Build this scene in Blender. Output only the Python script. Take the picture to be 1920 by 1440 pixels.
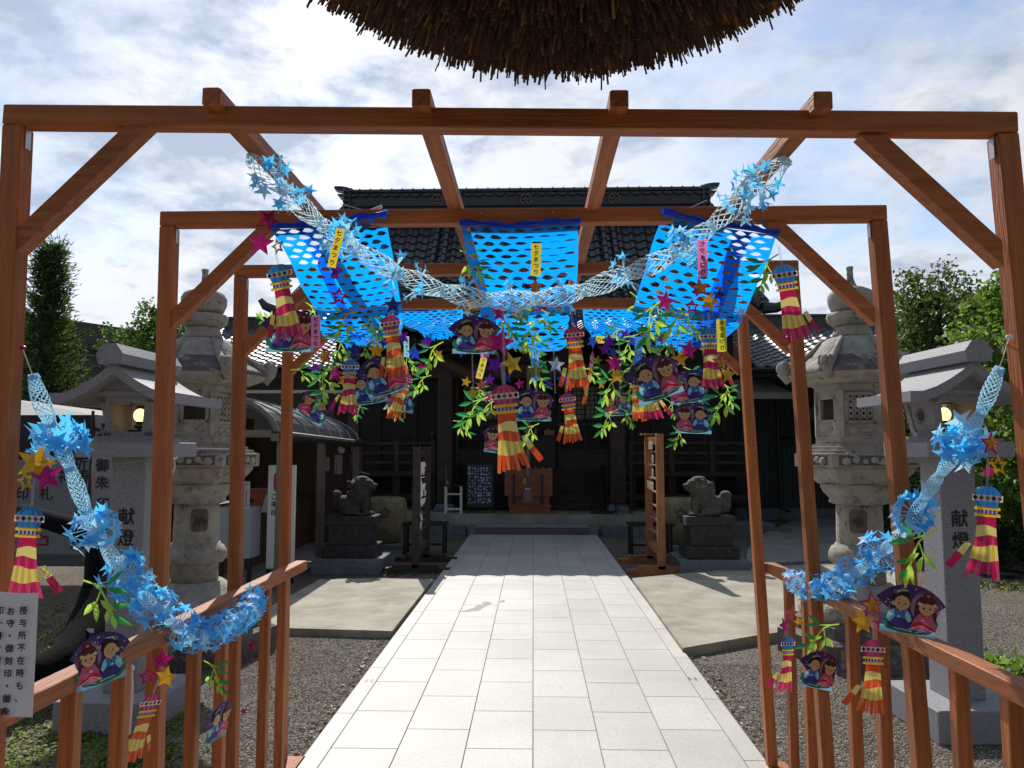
import bpy, bmesh, math, random
from mathutils import Vector, Matrix, Euler, noise
R = math.radians
rnd = random.Random(7)
for o in list(bpy.data.objects): bpy.data.objects.remove(o)
SC = bpy.context.scene; COL = SC.collection

# ------------------------------------------------------------ camera
F = 1442.0; CH = 1.5
PITCH = math.atan(124/F); YAW = math.atan(40*math.cos(PITCH)/F)
fwd = Vector((-math.sin(YAW)*math.cos(PITCH), math.cos(YAW)*math.cos(PITCH), math.sin(PITCH)))
rgt = Vector((math.cos(YAW), math.sin(YAW), 0)); upv = rgt.cross(fwd)
CAM = Vector((0, 0, CH))
cd = bpy.data.cameras.new('camera'); cam = bpy.data.objects.new('camera', cd); COL.objects.link(cam)
cam.location = CAM; cam.rotation_euler = (R(90)+PITCH, 0, YAW)
cd.sensor_width = 36; cd.lens = 36*F/1920; cd.clip_start = .05; cd.clip_end = 2000
SC.camera = cam

def U(x, y, Y=None, Z=None, X=None):
    """a point of the place seen at photo position x, y and lying at distance Y, height Z or side X"""
    v = fwd + rgt*((x-960)/F) + upv*((720-y)/F)
    t = Y/v.y if Y is not None else ((Z-CH)/v.z if Z is not None else X/v.x)
    return CAM + v*t
def G(x, y, z=0.0): return U(x, y, Z=z)

# ------------------------------------------------------------ light
SUN_EL, SUN_AZ = 42.0, -14.0          # azimuth from +Y, negative = towards -X
sdir = Vector((math.sin(R(SUN_AZ))*math.cos(R(SUN_EL)), math.cos(R(SUN_AZ))*math.cos(R(SUN_EL)), math.sin(R(SUN_EL))))
sl = bpy.data.lights.new('sun', 'SUN'); sl.energy = 4.6; sl.angle = R(.5); sl.color = (1, .95, .87)
so = bpy.data.objects.new('sun', sl); COL.objects.link(so); so.rotation_euler = sdir.to_track_quat('Z', 'Y').to_euler(); so.location = sdir*50
W = bpy.data.worlds.new('World'); SC.world = W; W.use_nodes = True
nt = W.node_tree; N = nt.nodes; L = nt.links; N.clear()
def nn(t, **k):
    n = N.new(t)
    for a, b in k.items(): setattr(n, a, b)
    return n
def mth(op, a, b=None, c=None, clamp=False):
    n = N.new('ShaderNodeMath'); n.operation = op; n.use_clamp = clamp
    for i, v in enumerate((a, b, c)):
        if v is None: continue
        if isinstance(v, (int, float)): n.inputs[i].default_value = v
        else: L.new(v, n.inputs[i])
    return n.outputs[0]
def mixc(fac, a, b):
    n = N.new('ShaderNodeMix'); n.data_type = 'RGBA'; n.clamp_factor = True
    for s, v in ((n.inputs[0], fac), (n.inputs[6], a), (n.inputs[7], b)):
        if isinstance(v, (int, float)): s.default_value = v
        elif isinstance(v, tuple): s.default_value = (*v, 1)
        else: L.new(v, s)
    return n.outputs[2]
sky = nn('ShaderNodeTexSky', sky_type='NISHITA', sun_disc=False, sun_elevation=R(SUN_EL), sun_rotation=R(SUN_AZ), air_density=1.0, dust_density=1.0, ozone_density=1.5)
tc = nn('ShaderNodeTexCoord'); sep = nn('ShaderNodeSeparateXYZ'); L.new(tc.outputs['Generated'], sep.inputs[0])
zc = mth('MAXIMUM', sep.outputs[2], 0.0); dn = mth('ADD', zc, 0.22)
cmb = nn('ShaderNodeCombineXYZ'); L.new(mth('DIVIDE', sep.outputs[0], dn), cmb.inputs[0]); L.new(mth('DIVIDE', sep.outputs[1], dn), cmb.inputs[1])
def nz(scale, detail, rough, off, dist=0.0):
    mp = nn('ShaderNodeMapping'); mp.inputs['Location'].default_value = off; L.new(cmb.outputs[0], mp.inputs[0])
    t = nn('ShaderNodeTexNoise'); t.inputs['Scale'].default_value = scale; t.inputs['Detail'].default_value = detail
    t.inputs['Roughness'].default_value = rough; t.inputs['Distortion'].default_value = dist; L.new(mp.outputs[0], t.inputs[0]); return t.outputs[0]
n1 = nz(1.5, 9, .62, (3.1, .7, 0), .25); n2 = nz(5.2, 8, .6, (9.3, 4.2, 0), .2); n3 = nz(.8, 3, .5, (1.3, 8.2, 0))
dens = mth('ADD', mth('MULTIPLY', n1, .75), mth('MULTIPLY', n2, .25))
cover = nn('ShaderNodeMapRange'); L.new(dens, cover.inputs[0]); cover.inputs[1].default_value = .38; cover.inputs[2].default_value = .52
thick = nn('ShaderNodeMapRange'); L.new(mth('ADD', mth('ADD', mth('MULTIPLY', n2, .7), mth('MULTIPLY', n3, .3)), mth('MULTIPLY', mth('SUBTRACT', zc, .36), .32)), thick.inputs[0]); thick.inputs[1].default_value = .43; thick.inputs[2].default_value = .575
dp = nn('ShaderNodeVectorMath', operation='DOT_PRODUCT'); L.new(tc.outputs['Generated'], dp.inputs[0]); dp.inputs[1].default_value = Vector((sdir.x, sdir.y, .25)).normalized()
glow = nn('ShaderNodeMapRange'); L.new(dp.outputs['Value'], glow.inputs[0]); glow.inputs[1].default_value = -.3; glow.inputs[2].default_value = 1.0; glow.inputs[3].default_value = .26; glow.inputs[4].default_value = 1.0
white = (10.0, 10.3, 10.9); grey = (5.5, 6.5, 8.3)
cl = mixc(thick.outputs[0], white, grey)
vm = nn('ShaderNodeVectorMath', operation='SCALE'); L.new(cl, vm.inputs[0]); L.new(glow.outputs[0], vm.inputs['Scale'])
skb = nn('ShaderNodeVectorMath', operation='MULTIPLY'); L.new(sky.outputs[0], skb.inputs[0]); skb.inputs[1].default_value = (1.5, 1.5, 1.5)
full = mixc(cover.outputs[0], skb.outputs[0], vm.outputs[0])
bg = nn('ShaderNodeBackground'); L.new(full, bg.inputs[0]); bg.inputs[1].default_value = .095
wo = nn('ShaderNodeOutputWorld'); L.new(bg.outputs[0], wo.inputs[0])
SC.view_settings.view_transform = 'Standard'; SC.view_settings.look = 'None'; SC.view_settings.exposure = 0.0; SC.view_settings.gamma = 1.0
SC.cycles.max_bounces = 8; SC.cycles.transparent_max_bounces = 12

# ------------------------------------------------------------ materials
MATS = {}
def s2l(c): return tuple((v/12.92 if v <= .04045 else ((v+.055)/1.055)**2.4) for v in c)
def hexc(h): return s2l(tuple(int(h[i:i+2], 16)/255 for i in (0, 2, 4)))
def M(name, col=(.5, .5, .5), rough=.7, metal=0.0, var=.0, vscale=8.0, stretch=(1, 1, 1), bump=0.0, bscale=60.0, col2=None, transl=0.0, tcol=None,
      spec=.5, emit=None, voro=0.0, alpha=1.0, coat=0.0, coord='Object', spots=None, detail=6.0, orand=0.0):
    if name in MATS: return MATS[name]
    m = bpy.data.materials.new(name); m.use_nodes = True; t = m.node_tree; ns = t.nodes; ls = t.links
    b = ns['Principled BSDF']; out = ns['Material Output']
    b.inputs['Base Color'].default_value = (*col, 1); b.inputs['Roughness'].default_value = rough; b.inputs['Metallic'].default_value = metal
    b.inputs['Specular IOR Level'].default_value = spec; b.inputs['Coat Weight'].default_value = coat; b.inputs['Alpha'].default_value = alpha
    tcn = ns.new('ShaderNodeTexCoord'); mp = ns.new('ShaderNodeMapping'); ls.new(tcn.outputs[coord], mp.inputs[0]); mp.inputs['Scale'].default_value = stretch
    colout = None
    if var > 0 or col2:
        c2 = col2 or tuple(max(0, v*(1-var)) for v in col)
        c1 = col if col2 else tuple(v*(1+var*.6) for v in col)
        nzt = ns.new('ShaderNodeTexNoise'); nzt.inputs['Scale'].default_value = vscale; nzt.inputs['Detail'].default_value = detail; nzt.inputs['Roughness'].default_value = .65
        ls.new(mp.outputs[0], nzt.inputs[0])
        mr = ns.new('ShaderNodeMapRange'); mr.inputs[1].default_value = .32; mr.inputs[2].default_value = .68; ls.new(nzt.outputs[0], mr.inputs[0])
        mx = ns.new('ShaderNodeMix'); mx.data_type = 'RGBA'; ls.new(mr.outputs[0], mx.inputs[0]); mx.inputs[6].default_value = (*c1, 1); mx.inputs[7].default_value = (*c2, 1)
        colout = mx.outputs[2]
    if voro > 0:
        vt = ns.new('ShaderNodeTexVoronoi'); vt.inputs['Scale'].default_value = voro; ls.new(tcn.outputs[coord], vt.inputs[0])
        hs = ns.new('ShaderNodeSeparateColor'); ls.new(vt.outputs['Color'], hs.inputs[0])
        mr = ns.new('ShaderNodeMapRange'); mr.inputs[3].default_value = .35; mr.inputs[4].default_value = 1.6; ls.new(hs.outputs[0], mr.inputs[0])
        sc = ns.new('ShaderNodeVectorMath'); sc.operation = 'SCALE'; ls.new(mr.outputs[0], sc.inputs['Scale'])
        if colout: ls.new(colout, sc.inputs[0])
        else: sc.inputs[0].default_value = col
        colout = sc.outputs[0]
    if spots:                                  # (colour, scale, low, high)
        sn = ns.new('ShaderNodeTexNoise'); sn.inputs['Scale'].default_value = spots[1]; sn.inputs['Detail'].default_value = 5; sn.inputs['Roughness'].default_value = .7; ls.new(tcn.outputs[coord], sn.inputs[0])
        mr = ns.new('ShaderNodeMapRange'); mr.inputs[1].default_value = spots[2]; mr.inputs[2].default_value = spots[3]; ls.new(sn.outputs[0], mr.inputs[0])
        mx = ns.new('ShaderNodeMix'); mx.data_type = 'RGBA'; ls.new(mr.outputs[0], mx.inputs[0])
        if colout: ls.new(colout, mx.inputs[6])
        else: mx.inputs[6].default_value = (*col, 1)
        mx.inputs[7].default_value = (*spots[0], 1); colout = mx.outputs[2]
    if orand and colout:
        oi = ns.new('ShaderNodeObjectInfo'); mr = ns.new('ShaderNodeMapRange'); mr.inputs[3].default_value = 1-orand; mr.inputs[4].default_value = 1+orand; ls.new(oi.outputs['Random'], mr.inputs[0])
        sc = ns.new('ShaderNodeVectorMath'); sc.operation = 'SCALE'; ls.new(mr.outputs[0], sc.inputs['Scale']); ls.new(colout, sc.inputs[0]); colout = sc.outputs[0]
    if colout: ls.new(colout, b.inputs['Base Color'])
    if bump > 0:
        bn = ns.new('ShaderNodeBump'); bn.inputs['Strength'].default_value = bump; bn.inputs['Distance'].default_value = .02
        if voro > 0:
            ls.new(vt.outputs['Distance'], bn.inputs['Height']); bn.invert = True
        else:
            b2 = ns.new('ShaderNodeTexNoise'); b2.inputs['Scale'].default_value = bscale; b2.inputs['Detail'].default_value = 4; ls.new(mp.outputs[0], b2.inputs[0]); ls.new(b2.outputs[0], bn.inputs['Height'])
        ls.new(bn.outputs[0], b.inputs['Normal'])
    if emit: b.inputs['Emission Color'].default_value = (*emit[:3], 1); b.inputs['Emission Strength'].default_value = emit[3]
    if transl > 0:
        tr = ns.new('ShaderNodeBsdfTranslucent'); tr.inputs[0].default_value = (*(tcol or col), 1)
        ms = ns.new('ShaderNodeMixShader'); ms.inputs[0].default_value = transl; ls.new(b.outputs[0], ms.inputs[1]); ls.new(tr.outputs[0], ms.inputs[2]); ls.new(ms.outputs[0], out.inputs[0])
    MATS[name] = m; return m

WOOD = M('stained timber', (.40, .120, .027), .58, orand=.16, var=.36, vscale=3.2, stretch=(1.2, 20, 20), bump=.25, bscale=9, spec=.45, spots=((.17, .05, .016), 4.0, .63, .70))
GRAN = M('grey granite', (.31, .31, .33), .7, var=.5, vscale=220, bump=.2, bscale=150, detail=2)
STONE = M('weathered stone', (.36, .335, .29), .85, var=.28, vscale=9, bump=.5, bscale=45, spots=((.07, .055, .05), 14, .56, .70))
STONED = M('dark stained stone', (.13, .11, .105), .75, var=.45, vscale=11, bump=.5, bscale=45, spots=((.36, .32, .27), 7, .56, .68))
CARVE = M('carved recess stone', (.13, .115, .1), .9, var=.4, vscale=30, bump=.4, bscale=60)
BSTONE = M('dark mossy stone', (.05, .042, .042), .85, var=.45, vscale=14, bump=.5, bscale=50, spots=((.10, .10, .08), 9, .58, .72))
CONC = M('concrete', (.38, .35, .28), .85, var=.3, vscale=2.5, bump=.25, bscale=60, spots=((.22, .20, .16), 2.2, .5, .75))
CONCD = M('blue grey concrete', (.17, .19, .22), .85, var=.3, vscale=6, bump=.2, bscale=50)
TILE = M('glazed roof tile', (.026, .027, .031), .33, var=.5, vscale=3.0, spec=.7, bump=.06, bscale=14)
DWOOD = M('dark aged timber', (.03, .022, .02), .7, var=.45, vscale=3, stretch=(1, 1, 1), bump=.3, bscale=30)
DWOOD2 = M('dark brown timber', (.055, .033, .026), .65, var=.4, vscale=4, bump=.3, bscale=30)
BOXW = M('offering box timber', (.30, .10, .04), .55, var=.35, vscale=3, stretch=(1, 9, 9), bump=.15, bscale=9)
IRON = M('dark metal', (.04, .035, .035), .45, metal=.6)
STEEL = M('galvanised steel', (.42, .42, .42), .4, metal=.8)
WHITEP = M('white paint', (.8, .8, .79), .5, var=.06, vscale=6)
BLACK = M('black ink', (.015, .015, .018), .6)
STRING = M('white string', (.75, .73, .68), .8)
GLASSD = M('dark glass', (.015, .017, .02), .12, spec=.8)

# ------------------------------------------------------------ mesh helpers
ORG = {}
class MB:
    def __init__(s, mat=None): s.v = []; s.f = []; s.mi = []; s.mats = []; s.cur = 0; s.sm = []; s.smooth = False
    def use(s, m):
        if m not in s.mats: s.mats.append(m)
        s.cur = s.mats.index(m); return s
    def face(s, idx): s.f.append(idx); s.mi.append(s.cur); s.sm.append(s.smooth)
    def poly(s, pts):
        b = len(s.v); s.v += [Vector(p) for p in pts]; s.face(list(range(b, b+len(pts))))
    def add(s, verts, faces, mtx=None):
        b = len(s.v); s.v += [(mtx @ Vector(p) if mtx else Vector(p)) for p in verts]
        for f in faces: s.face([b+i for i in f])
    def box(s, a, b, mtx=None, bev=0.0):
        (x0, y0, z0), (x1, y1, z1) = a, b
        x0, x1 = min(x0, x1), max(x0, x1); y0, y1 = min(y0, y1), max(y0, y1); z0, z1 = min(z0, z1), max(z0, z1)
        if bev > 0:
            vs = []
            for z in (z0, z0+bev, z1-bev, z1):
                k = bev if z in (z0, z1) else 0
                for (x, y, dx, dy) in ((x0, y0, 1, 1), (x1, y0, -1, 1), (x1, y1, -1, -1), (x0, y1, 1, -1)):
                    e = bev
                    p = (x+dx*(k+e), y+dy*k, z); q = (x+dx*k, y+dy*(k+e), z)
                    vs += [q, p] if (dx*dy > 0) else [p, q]
            fs = [list(range(7, -1, -1)), list(range(24, 32))]
            for r in range(3):
                for i in range(8): fs.append([r*8+i, r*8+(i+1) % 8, (r+1)*8+(i+1) % 8, (r+1)*8+i])
            s.add(vs, fs, mtx); return
        s.add([(x0, y0, z0), (x1, y0, z0), (x1, y1, z0), (x0, y1, z0), (x0, y0, z1), (x1, y0, z1), (x1, y1, z1), (x0, y1, z1)],
              [(3, 2, 1, 0), (4, 5, 6, 7), (0, 1, 5, 4), (1, 2, 6, 5), (2, 3, 7, 6), (3, 0, 4, 7)], mtx)
    def prism(s, pts, axis, a, b, mtx=None):
        """2D outline extruded along axis ('x','y','z') from a to b"""
        n = len(pts)
        def P(p, t): return {'x': (t, p[0], p[1]), 'y': (p[0], t, p[1]), 'z': (p[0], p[1], t)}[axis]
        s.add([P(p, a) for p in pts]+[P(p, b) for p in pts], [list(range(n-1, -1, -1)), list(range(n, 2*n))]+[[i, (i+1) % n, n+(i+1) % n, n+i] for i in range(n)], mtx)
    def lathe(s, prof, c=(0, 0, 0), seg=24, rot=0.0, rf=None, cap=True):
        """prof: (radius, z) from bottom to top"""
        b = len(s.v); c = Vector(c)
        for (r, z) in prof:
            for i in range(seg):
                a = rot+2*math.pi*i/seg; k = rf(a, r, z) if rf else 1
                s.v.append(c+Vector((r*k*math.cos(a), r*k*math.sin(a), z)))
        for j in range(len(prof)-1):
            for i in range(seg): s.face([b+j*seg+i, b+j*seg+(i+1) % seg, b+(j+1)*seg+(i+1) % seg, b+(j+1)*seg+i])
        if cap:
            s.face([b+i for i in range(seg-1, -1, -1)]); e = b+(len(prof)-1)*seg; s.face([e+i for i in range(seg)])
    def tube(s, pts, r, seg=6, cap=True):
        pts = [Vector(p) for p in pts]; b = len(s.v); n = len(pts)
        rs = r if isinstance(r, (list, tuple)) else [r]*n
        prev = None
        for i, p in enumerate(pts):
            t = (pts[min(i+1, n-1)]-pts[max(i-1, 0)]).normalized()
            if prev is None: q = t.orthogonal().normalized()
            else:
                q = (prev-t*prev.dot(t)); q = q.normalized() if q.length > 1e-6 else t.orthogonal().normalized()
            prev = q; w = t.cross(q)
            for k in range(seg):
                a = 2*math.pi*k/seg; s.v.append(p+(q*math.cos(a)+w*math.sin(a))*rs[i])
        for i in range(n-1):
            for k in range(seg): s.face([b+i*seg+k, b+i*seg+(k+1) % seg, b+(i+1)*seg+(k+1) % seg, b+(i+1)*seg+k])
        if cap: s.face([b+k for k in range(seg-1, -1, -1)]); s.face([b+(n-1)*seg+k for k in range(seg)])
    def ell(s, c, r, mtx=None, seg=12, rings=8):
        vs = []; fs = []
        for j in range(rings+1):
            th = math.pi*j/rings
            for i in range(seg):
                a = 2*math.pi*i/seg; vs.append((c[0]+r[0]*math.sin(th)*math.cos(a), c[1]+r[1]*math.sin(th)*math.sin(a), c[2]-r[2]*math.cos(th)))
        for j in range(rings):
            for i in range(seg): fs.append([j*seg+i, j*seg+(i+1) % seg, (j+1)*seg+(i+1) % seg, (j+1)*seg+i])
        s.add(vs, fs, mtx)
    def build(s, name, parent=None, loc=None, org=None):
        o0 = Vector(org) if org is not None else (ORG.get(parent.name, Vector()) if parent else Vector(loc or (0, 0, 0)))
        me = bpy.data.meshes.new(name); me.from_pydata([tuple(p-o0) for p in s.v], [], s.f)
        for m in s.mats: me.materials.append(m)
        me.polygons.foreach_set('material_index', s.mi); me.polygons.foreach_set('use_smooth', s.sm); me.update()
        o = bpy.data.objects.new(name, me); COL.objects.link(o)
        if parent: o.parent = parent; ORG[o.name] = o0
        else: o.location = Vector(loc or (0, 0, 0)); ORG[o.name] = Vector(loc or (0, 0, 0))
        return o
def tag(o, label=None, cat=None, group=None, kind=None):
    if label: o['label'] = label
    if cat: o['category'] = cat
    if group: o['group'] = group
    if kind: o['kind'] = kind
    return o
def root(name, loc, label, cat, group=None):
    o = bpy.data.objects.new(name, None); COL.objects.link(o); o.location = loc; o.empty_display_size = .1
    ORG[o.name] = Vector(loc); return tag(o, label, cat, group)
def mb(mat, smooth=False): m = MB(); m.use(mat); m.smooth = smooth; return m
def lerp(a, b, t): return a+(b-a)*t

def beam(name, parent, a, b, w, h, mat, up=(0, 0, 1), bev=.0025, cut=(0, 0)):
    """squared timber from a to b, a mesh with its length along local X"""
    a = Vector(a); b = Vector(b); x = (b-a).normalized(); u = Vector(up); y = u.cross(x).normalized(); z = x.cross(y)
    Mx = Matrix((x, y, z)).transposed().to_4x4(); Mx.translation = a
    m = mb(mat); ln = (b-a).length
    c0, c1 = cut
    m.box((0, -w/2, -h/2), (ln, w/2, h/2), bev=bev)
    if c0 or c1:
        for p in m.v:
            t = p.z/(h/2)
            if p.x < ln/2: p.x += c0*t
            else: p.x += c1*t
    o = m.build(name, org=(0, 0, 0)); o.parent = parent
    Mx.translation = a-ORG[parent.name]; o.matrix_local = Mx; ORG[o.name] = ORG[parent.name]; return o

# writing -----------------------------------------------------
GL = {}
def glyph(ch):
    if ch in GL: return GL[ch]
    c = bpy.data.curves.new('t', 'FONT'); c.body = ch; c.size = 1; c.resolution_u = 3; c.fill_mode = 'FRONT'
    o = bpy.data.objects.new('t', c); COL.objects.link(o)
    me = bpy.data.meshes.new_from_object(o.evaluated_get(bpy.context.evaluated_depsgraph_get()))
    vs = [v.co.copy() for v in me.vertices]; fs = [list(p.vertices) for p in me.polygons]
    bpy.data.objects.remove(o); bpy.data.meshes.remove(me)
    if vs:
        x0 = min(v.x for v in vs); x1 = max(v.x for v in vs); y0 = min(v.y for v in vs); y1 = max(v.y for v in vs)
        if ch in '、・': vs = [Vector((v.x-.5, v.y-.35, 0)) for v in vs]
        else: vs = [Vector((v.x-(x0+x1)/2, v.y-(y0+y1)/2, 0)) for v in vs]
    GL[ch] = (vs, fs); return GL[ch]
def write_col(m, text, origin, ex, ez, size, pitch=None, bold=0.0, rotate_brackets=True):
    """vertical column of characters: origin = centre of the first one; ex = right, ez = up of the surface"""
    ex = Vector(ex); ez = Vector(ez); o = Vector(origin); pitch = pitch or size*1.12
    nrm = ex.cross(ez).normalized()
    for k, ch in enumerate(text):
        if ch == ' ': continue
        vs, fs = glyph(ch)
        rot = ch in '（）()ー'
        offs = [(0, 0)] if not bold else [(-bold, 0), (bold, 0), (0, bold), (0, -bold)]
        for q, (dx, dy) in enumerate(offs):
            b = len(m.v)
            for v in vs:
                x, y = (v.y, -v.x) if rot else (v.x, v.y)
                m.v.append(o-ez*(pitch*k)+ex*((x*size)+dx)+ez*((y*size)+dy)+nrm*(.00015*q))
            for f in fs: m.face([b+i for i in f])

# ------------------------------------------------------------ ground and paving
gm = M('gravel', (.19, .16, .125), .9, var=.35, vscale=1.2, bump=1.0, voro=75, coord='Object', spots=((.10, .09, .06), 1.1, .58, .75))
g = mb(gm)
g.poly([(-400, -60, 0), (400, -60, 0), (400, 600, 0), (-400, 600, 0)])
ground = tag(g.build('ground'), kind='structure')

def path_mat():
    m = bpy.data.materials.new('pale granite slabs'); m.use_nodes = True; t = m.node_tree; ns = t.nodes; ls = t.links; b = ns['Principled BSDF']
    tcn = ns.new('ShaderNodeTexCoord')
    a = ns.new('ShaderNodeTexNoise'); a.inputs['Scale'].default_value = 160; a.inputs['Detail'].default_value = 2; ls.new(tcn.outputs['Object'], a.inputs[0])
    r1 = ns.new('ShaderNodeMapRange'); r1.inputs[1].default_value = .3; r1.inputs[2].default_value = .7; r1.inputs[3].default_value = .8; r1.inputs[4].default_value = 1.12; ls.new(a.outputs[0], r1.inputs[0])
    c = ns.new('ShaderNodeTexNoise'); c.inputs['Scale'].default_value = 1.1; c.inputs['Detail'].default_value = 7; c.inputs['Roughness'].default_value = .6; ls.new(tcn.outputs['Object'], c.inputs[0])
    r2 = ns.new('ShaderNodeMapRange'); r2.inputs[1].default_value = .35; r2.inputs[2].default_value = .7; r2.inputs[3].default_value = 1.06; r2.inputs[4].default_value = .84; ls.new(c.outputs[0], r2.inputs[0])
    at = ns.new('ShaderNodeAttribute'); at.attribute_name = 'slab'
    mu = ns.new('ShaderNodeMath'); mu.operation = 'MULTIPLY'; ls.new(r1.outputs[0], mu.inputs[0]); ls.new(r2.outputs[0], mu.inputs[1])
    mu2 = ns.new('ShaderNodeMath'); mu2.operation = 'MULTIPLY'; ls.new(mu.outputs[0], mu2.inputs[0]); ls.new(at.outputs['Fac'], mu2.inputs[1])
    sc = ns.new('ShaderNodeVectorMath'); sc.operation = 'SCALE'; sc.inputs[0].default_value = (.565, .54, .50); ls.new(mu2.outputs[0], sc.inputs['Scale'])
    ls.new(sc.outputs[0], b.inputs['Base Color']); b.inputs['Roughness'].default_value = .55
    bn = ns.new('ShaderNodeBump'); bn.inputs['Strength'].default_value = .12; bn.inputs['Distance'].default_value = .01; ls.new(a.outputs[0], bn.inputs['Height']); ls.new(bn.outputs[0], b.inputs['Normal'])
    return m
PM = path_mat()
PXL, PXR = -1.105, 1.095; PY1 = 13.5
p = mb(PM); fac = []
jt = .004; bw = .105; tw = (PXR-PXL-2*bw)/6
def slab(x0, x1, y0, y1, z=.04):
    p.box((x0+jt/2, y0+jt/2, .01), (x1-jt/2, y1-jt/2, z), bev=.0015); s = rnd.uniform(.93, 1.04)
    fac.extend([s]*26)
for k in range(6):
    x0 = PXL+bw+k*tw; y = -1.0-(.27 if k % 2 else 0)+rnd.uniform(-.02, .02)
    while y < PY1:
        y2 = min(y+.545, PY1)
        if y2-y > .05: slab(x0, x0+tw, y, y2)
        y = y2
for x0 in (PXL, PXR-bw):
    y = -1.0+(.3 if x0 > 0 else 0)
    while y < PY1:
        y2 = min(y+.9, PY1); slab(x0, x0+bw, y, y2); y = y2
po = p.build('path'); tag(po, kind='structure')
at = po.data.attributes.new('slab', 'FLOAT', 'FACE'); at.data.foreach_set('value', fac)
j = mb(M('joint sand', (.27, .24, .19), .95, var=.4, vscale=20)); j.poly([(PXL-.005, -1.3, .034), (PXR+.005, -1.3, .034), (PXR+.005, PY1, .034), (PXL-.005, PY1, .034)])
tag(j.build('path_joints'), kind='structure')
# stains and little fixing plates on the path
st = mb(M('damp stain', (.19, .18, .17), .5, var=.3, vscale=30))
def blob(pts, z=.0408):
    st.poly([tuple(G(x, y, z)) for x, y in pts])
blob([(858, 1147), (876, 1143), (890, 1139), (893, 1135), (906, 1133), (904, 1129), (916, 1128), (923, 1131), (914, 1135), (905, 1140), (898, 1145), (878, 1147)])
blob([(936, 1127), (945, 1125), (948, 1128), (938, 1130)])
for (x, y) in ((687, 1276), (697, 1276), (1293, 1272), (1304, 1273), (861, 1032), (865, 1032), (840, 1064), (845, 1064), (1127, 1031), (1133, 1031), (1148, 1063), (1153, 1063)):
    c = G(x, y, .0412); st.poly([(c.x-.008, c.y-.03, .0412), (c.x+.008, c.y-.03, .0412), (c.x+.008, c.y+.03, .0412), (c.x-.008, c.y+.03, .0412)])
for k in range(26):
    c = Vector((rnd.uniform(PXL+.1, PXR-.1), rnd.uniform(3.8, 8), .0414)); r = rnd.uniform(.003, .006)
    st.poly([(c.x+r*math.cos(a*1.05), c.y+r*1.4*math.sin(a*1.05), c.z) for a in range(6)])
tag(st.build('path_stains'), kind='structure')
tw2 = mb(M('rust stain', (.40, .34, .25), .6, var=.3, vscale=25))
for pts in ([(826, 1102), (848, 1100), (838, 1142), (818, 1142)], [(1136, 1098), (1152, 1098), (1172, 1136), (1156, 1138)]):
    tw2.poly([tuple(G(x, y, .0406)) for x, y in pts])
st2 = tw2

def slabpoly(name, pts, z, mat):
    m = mb(mat); q = [G(x, y, z) for x, y in pts]; n = len(q)
    m.add([(v.x, v.y, z) for v in q]+[(v.x, v.y, -.02) for v in q], [list(range(n)), ]+[[i, n+i, n+(i+1) % n, (i+1) % n] for i in range(n)])
    bm = bmesh.new(); o = m.build(name); bm.from_mesh(o.data); bmesh.ops.recalc_face_normals(bm, faces=bm.faces); bm.to_mesh(o.data); bm.free()
    return tag(o, kind='structure')
slabpoly('pavement', [(735, 1183), (812, 1086), (700, 1084), (600, 1086), (520, 1130), (430, 1178), (520, 1177)], .06, CONC)
slabpoly('pavement', [(1185, 1084), (1280, 1215), (1425, 1190), (1560, 1172), (1760, 1150), (1700, 1075), (1580, 1055), (1400, 1064)], .07, CONC)
slabpoly('pavement', [(1398, 1056), (1580, 1050), (1690, 1045), (1640, 985), (1560, 962), (1500, 970), (1432, 1000), (1402, 1030)], .03, M('worn concrete', (.30, .29, .26), .9, var=.3, vscale=2, bump=.3))
slabpoly('pavement', [(300, 1130), (440, 1120), (600, 1056), (640, 1000), (430, 1000), (250, 1080)], .035, M('paved forecourt', (.30, .28, .26), .85, var=.25, vscale=3, bump=.2))

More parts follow.
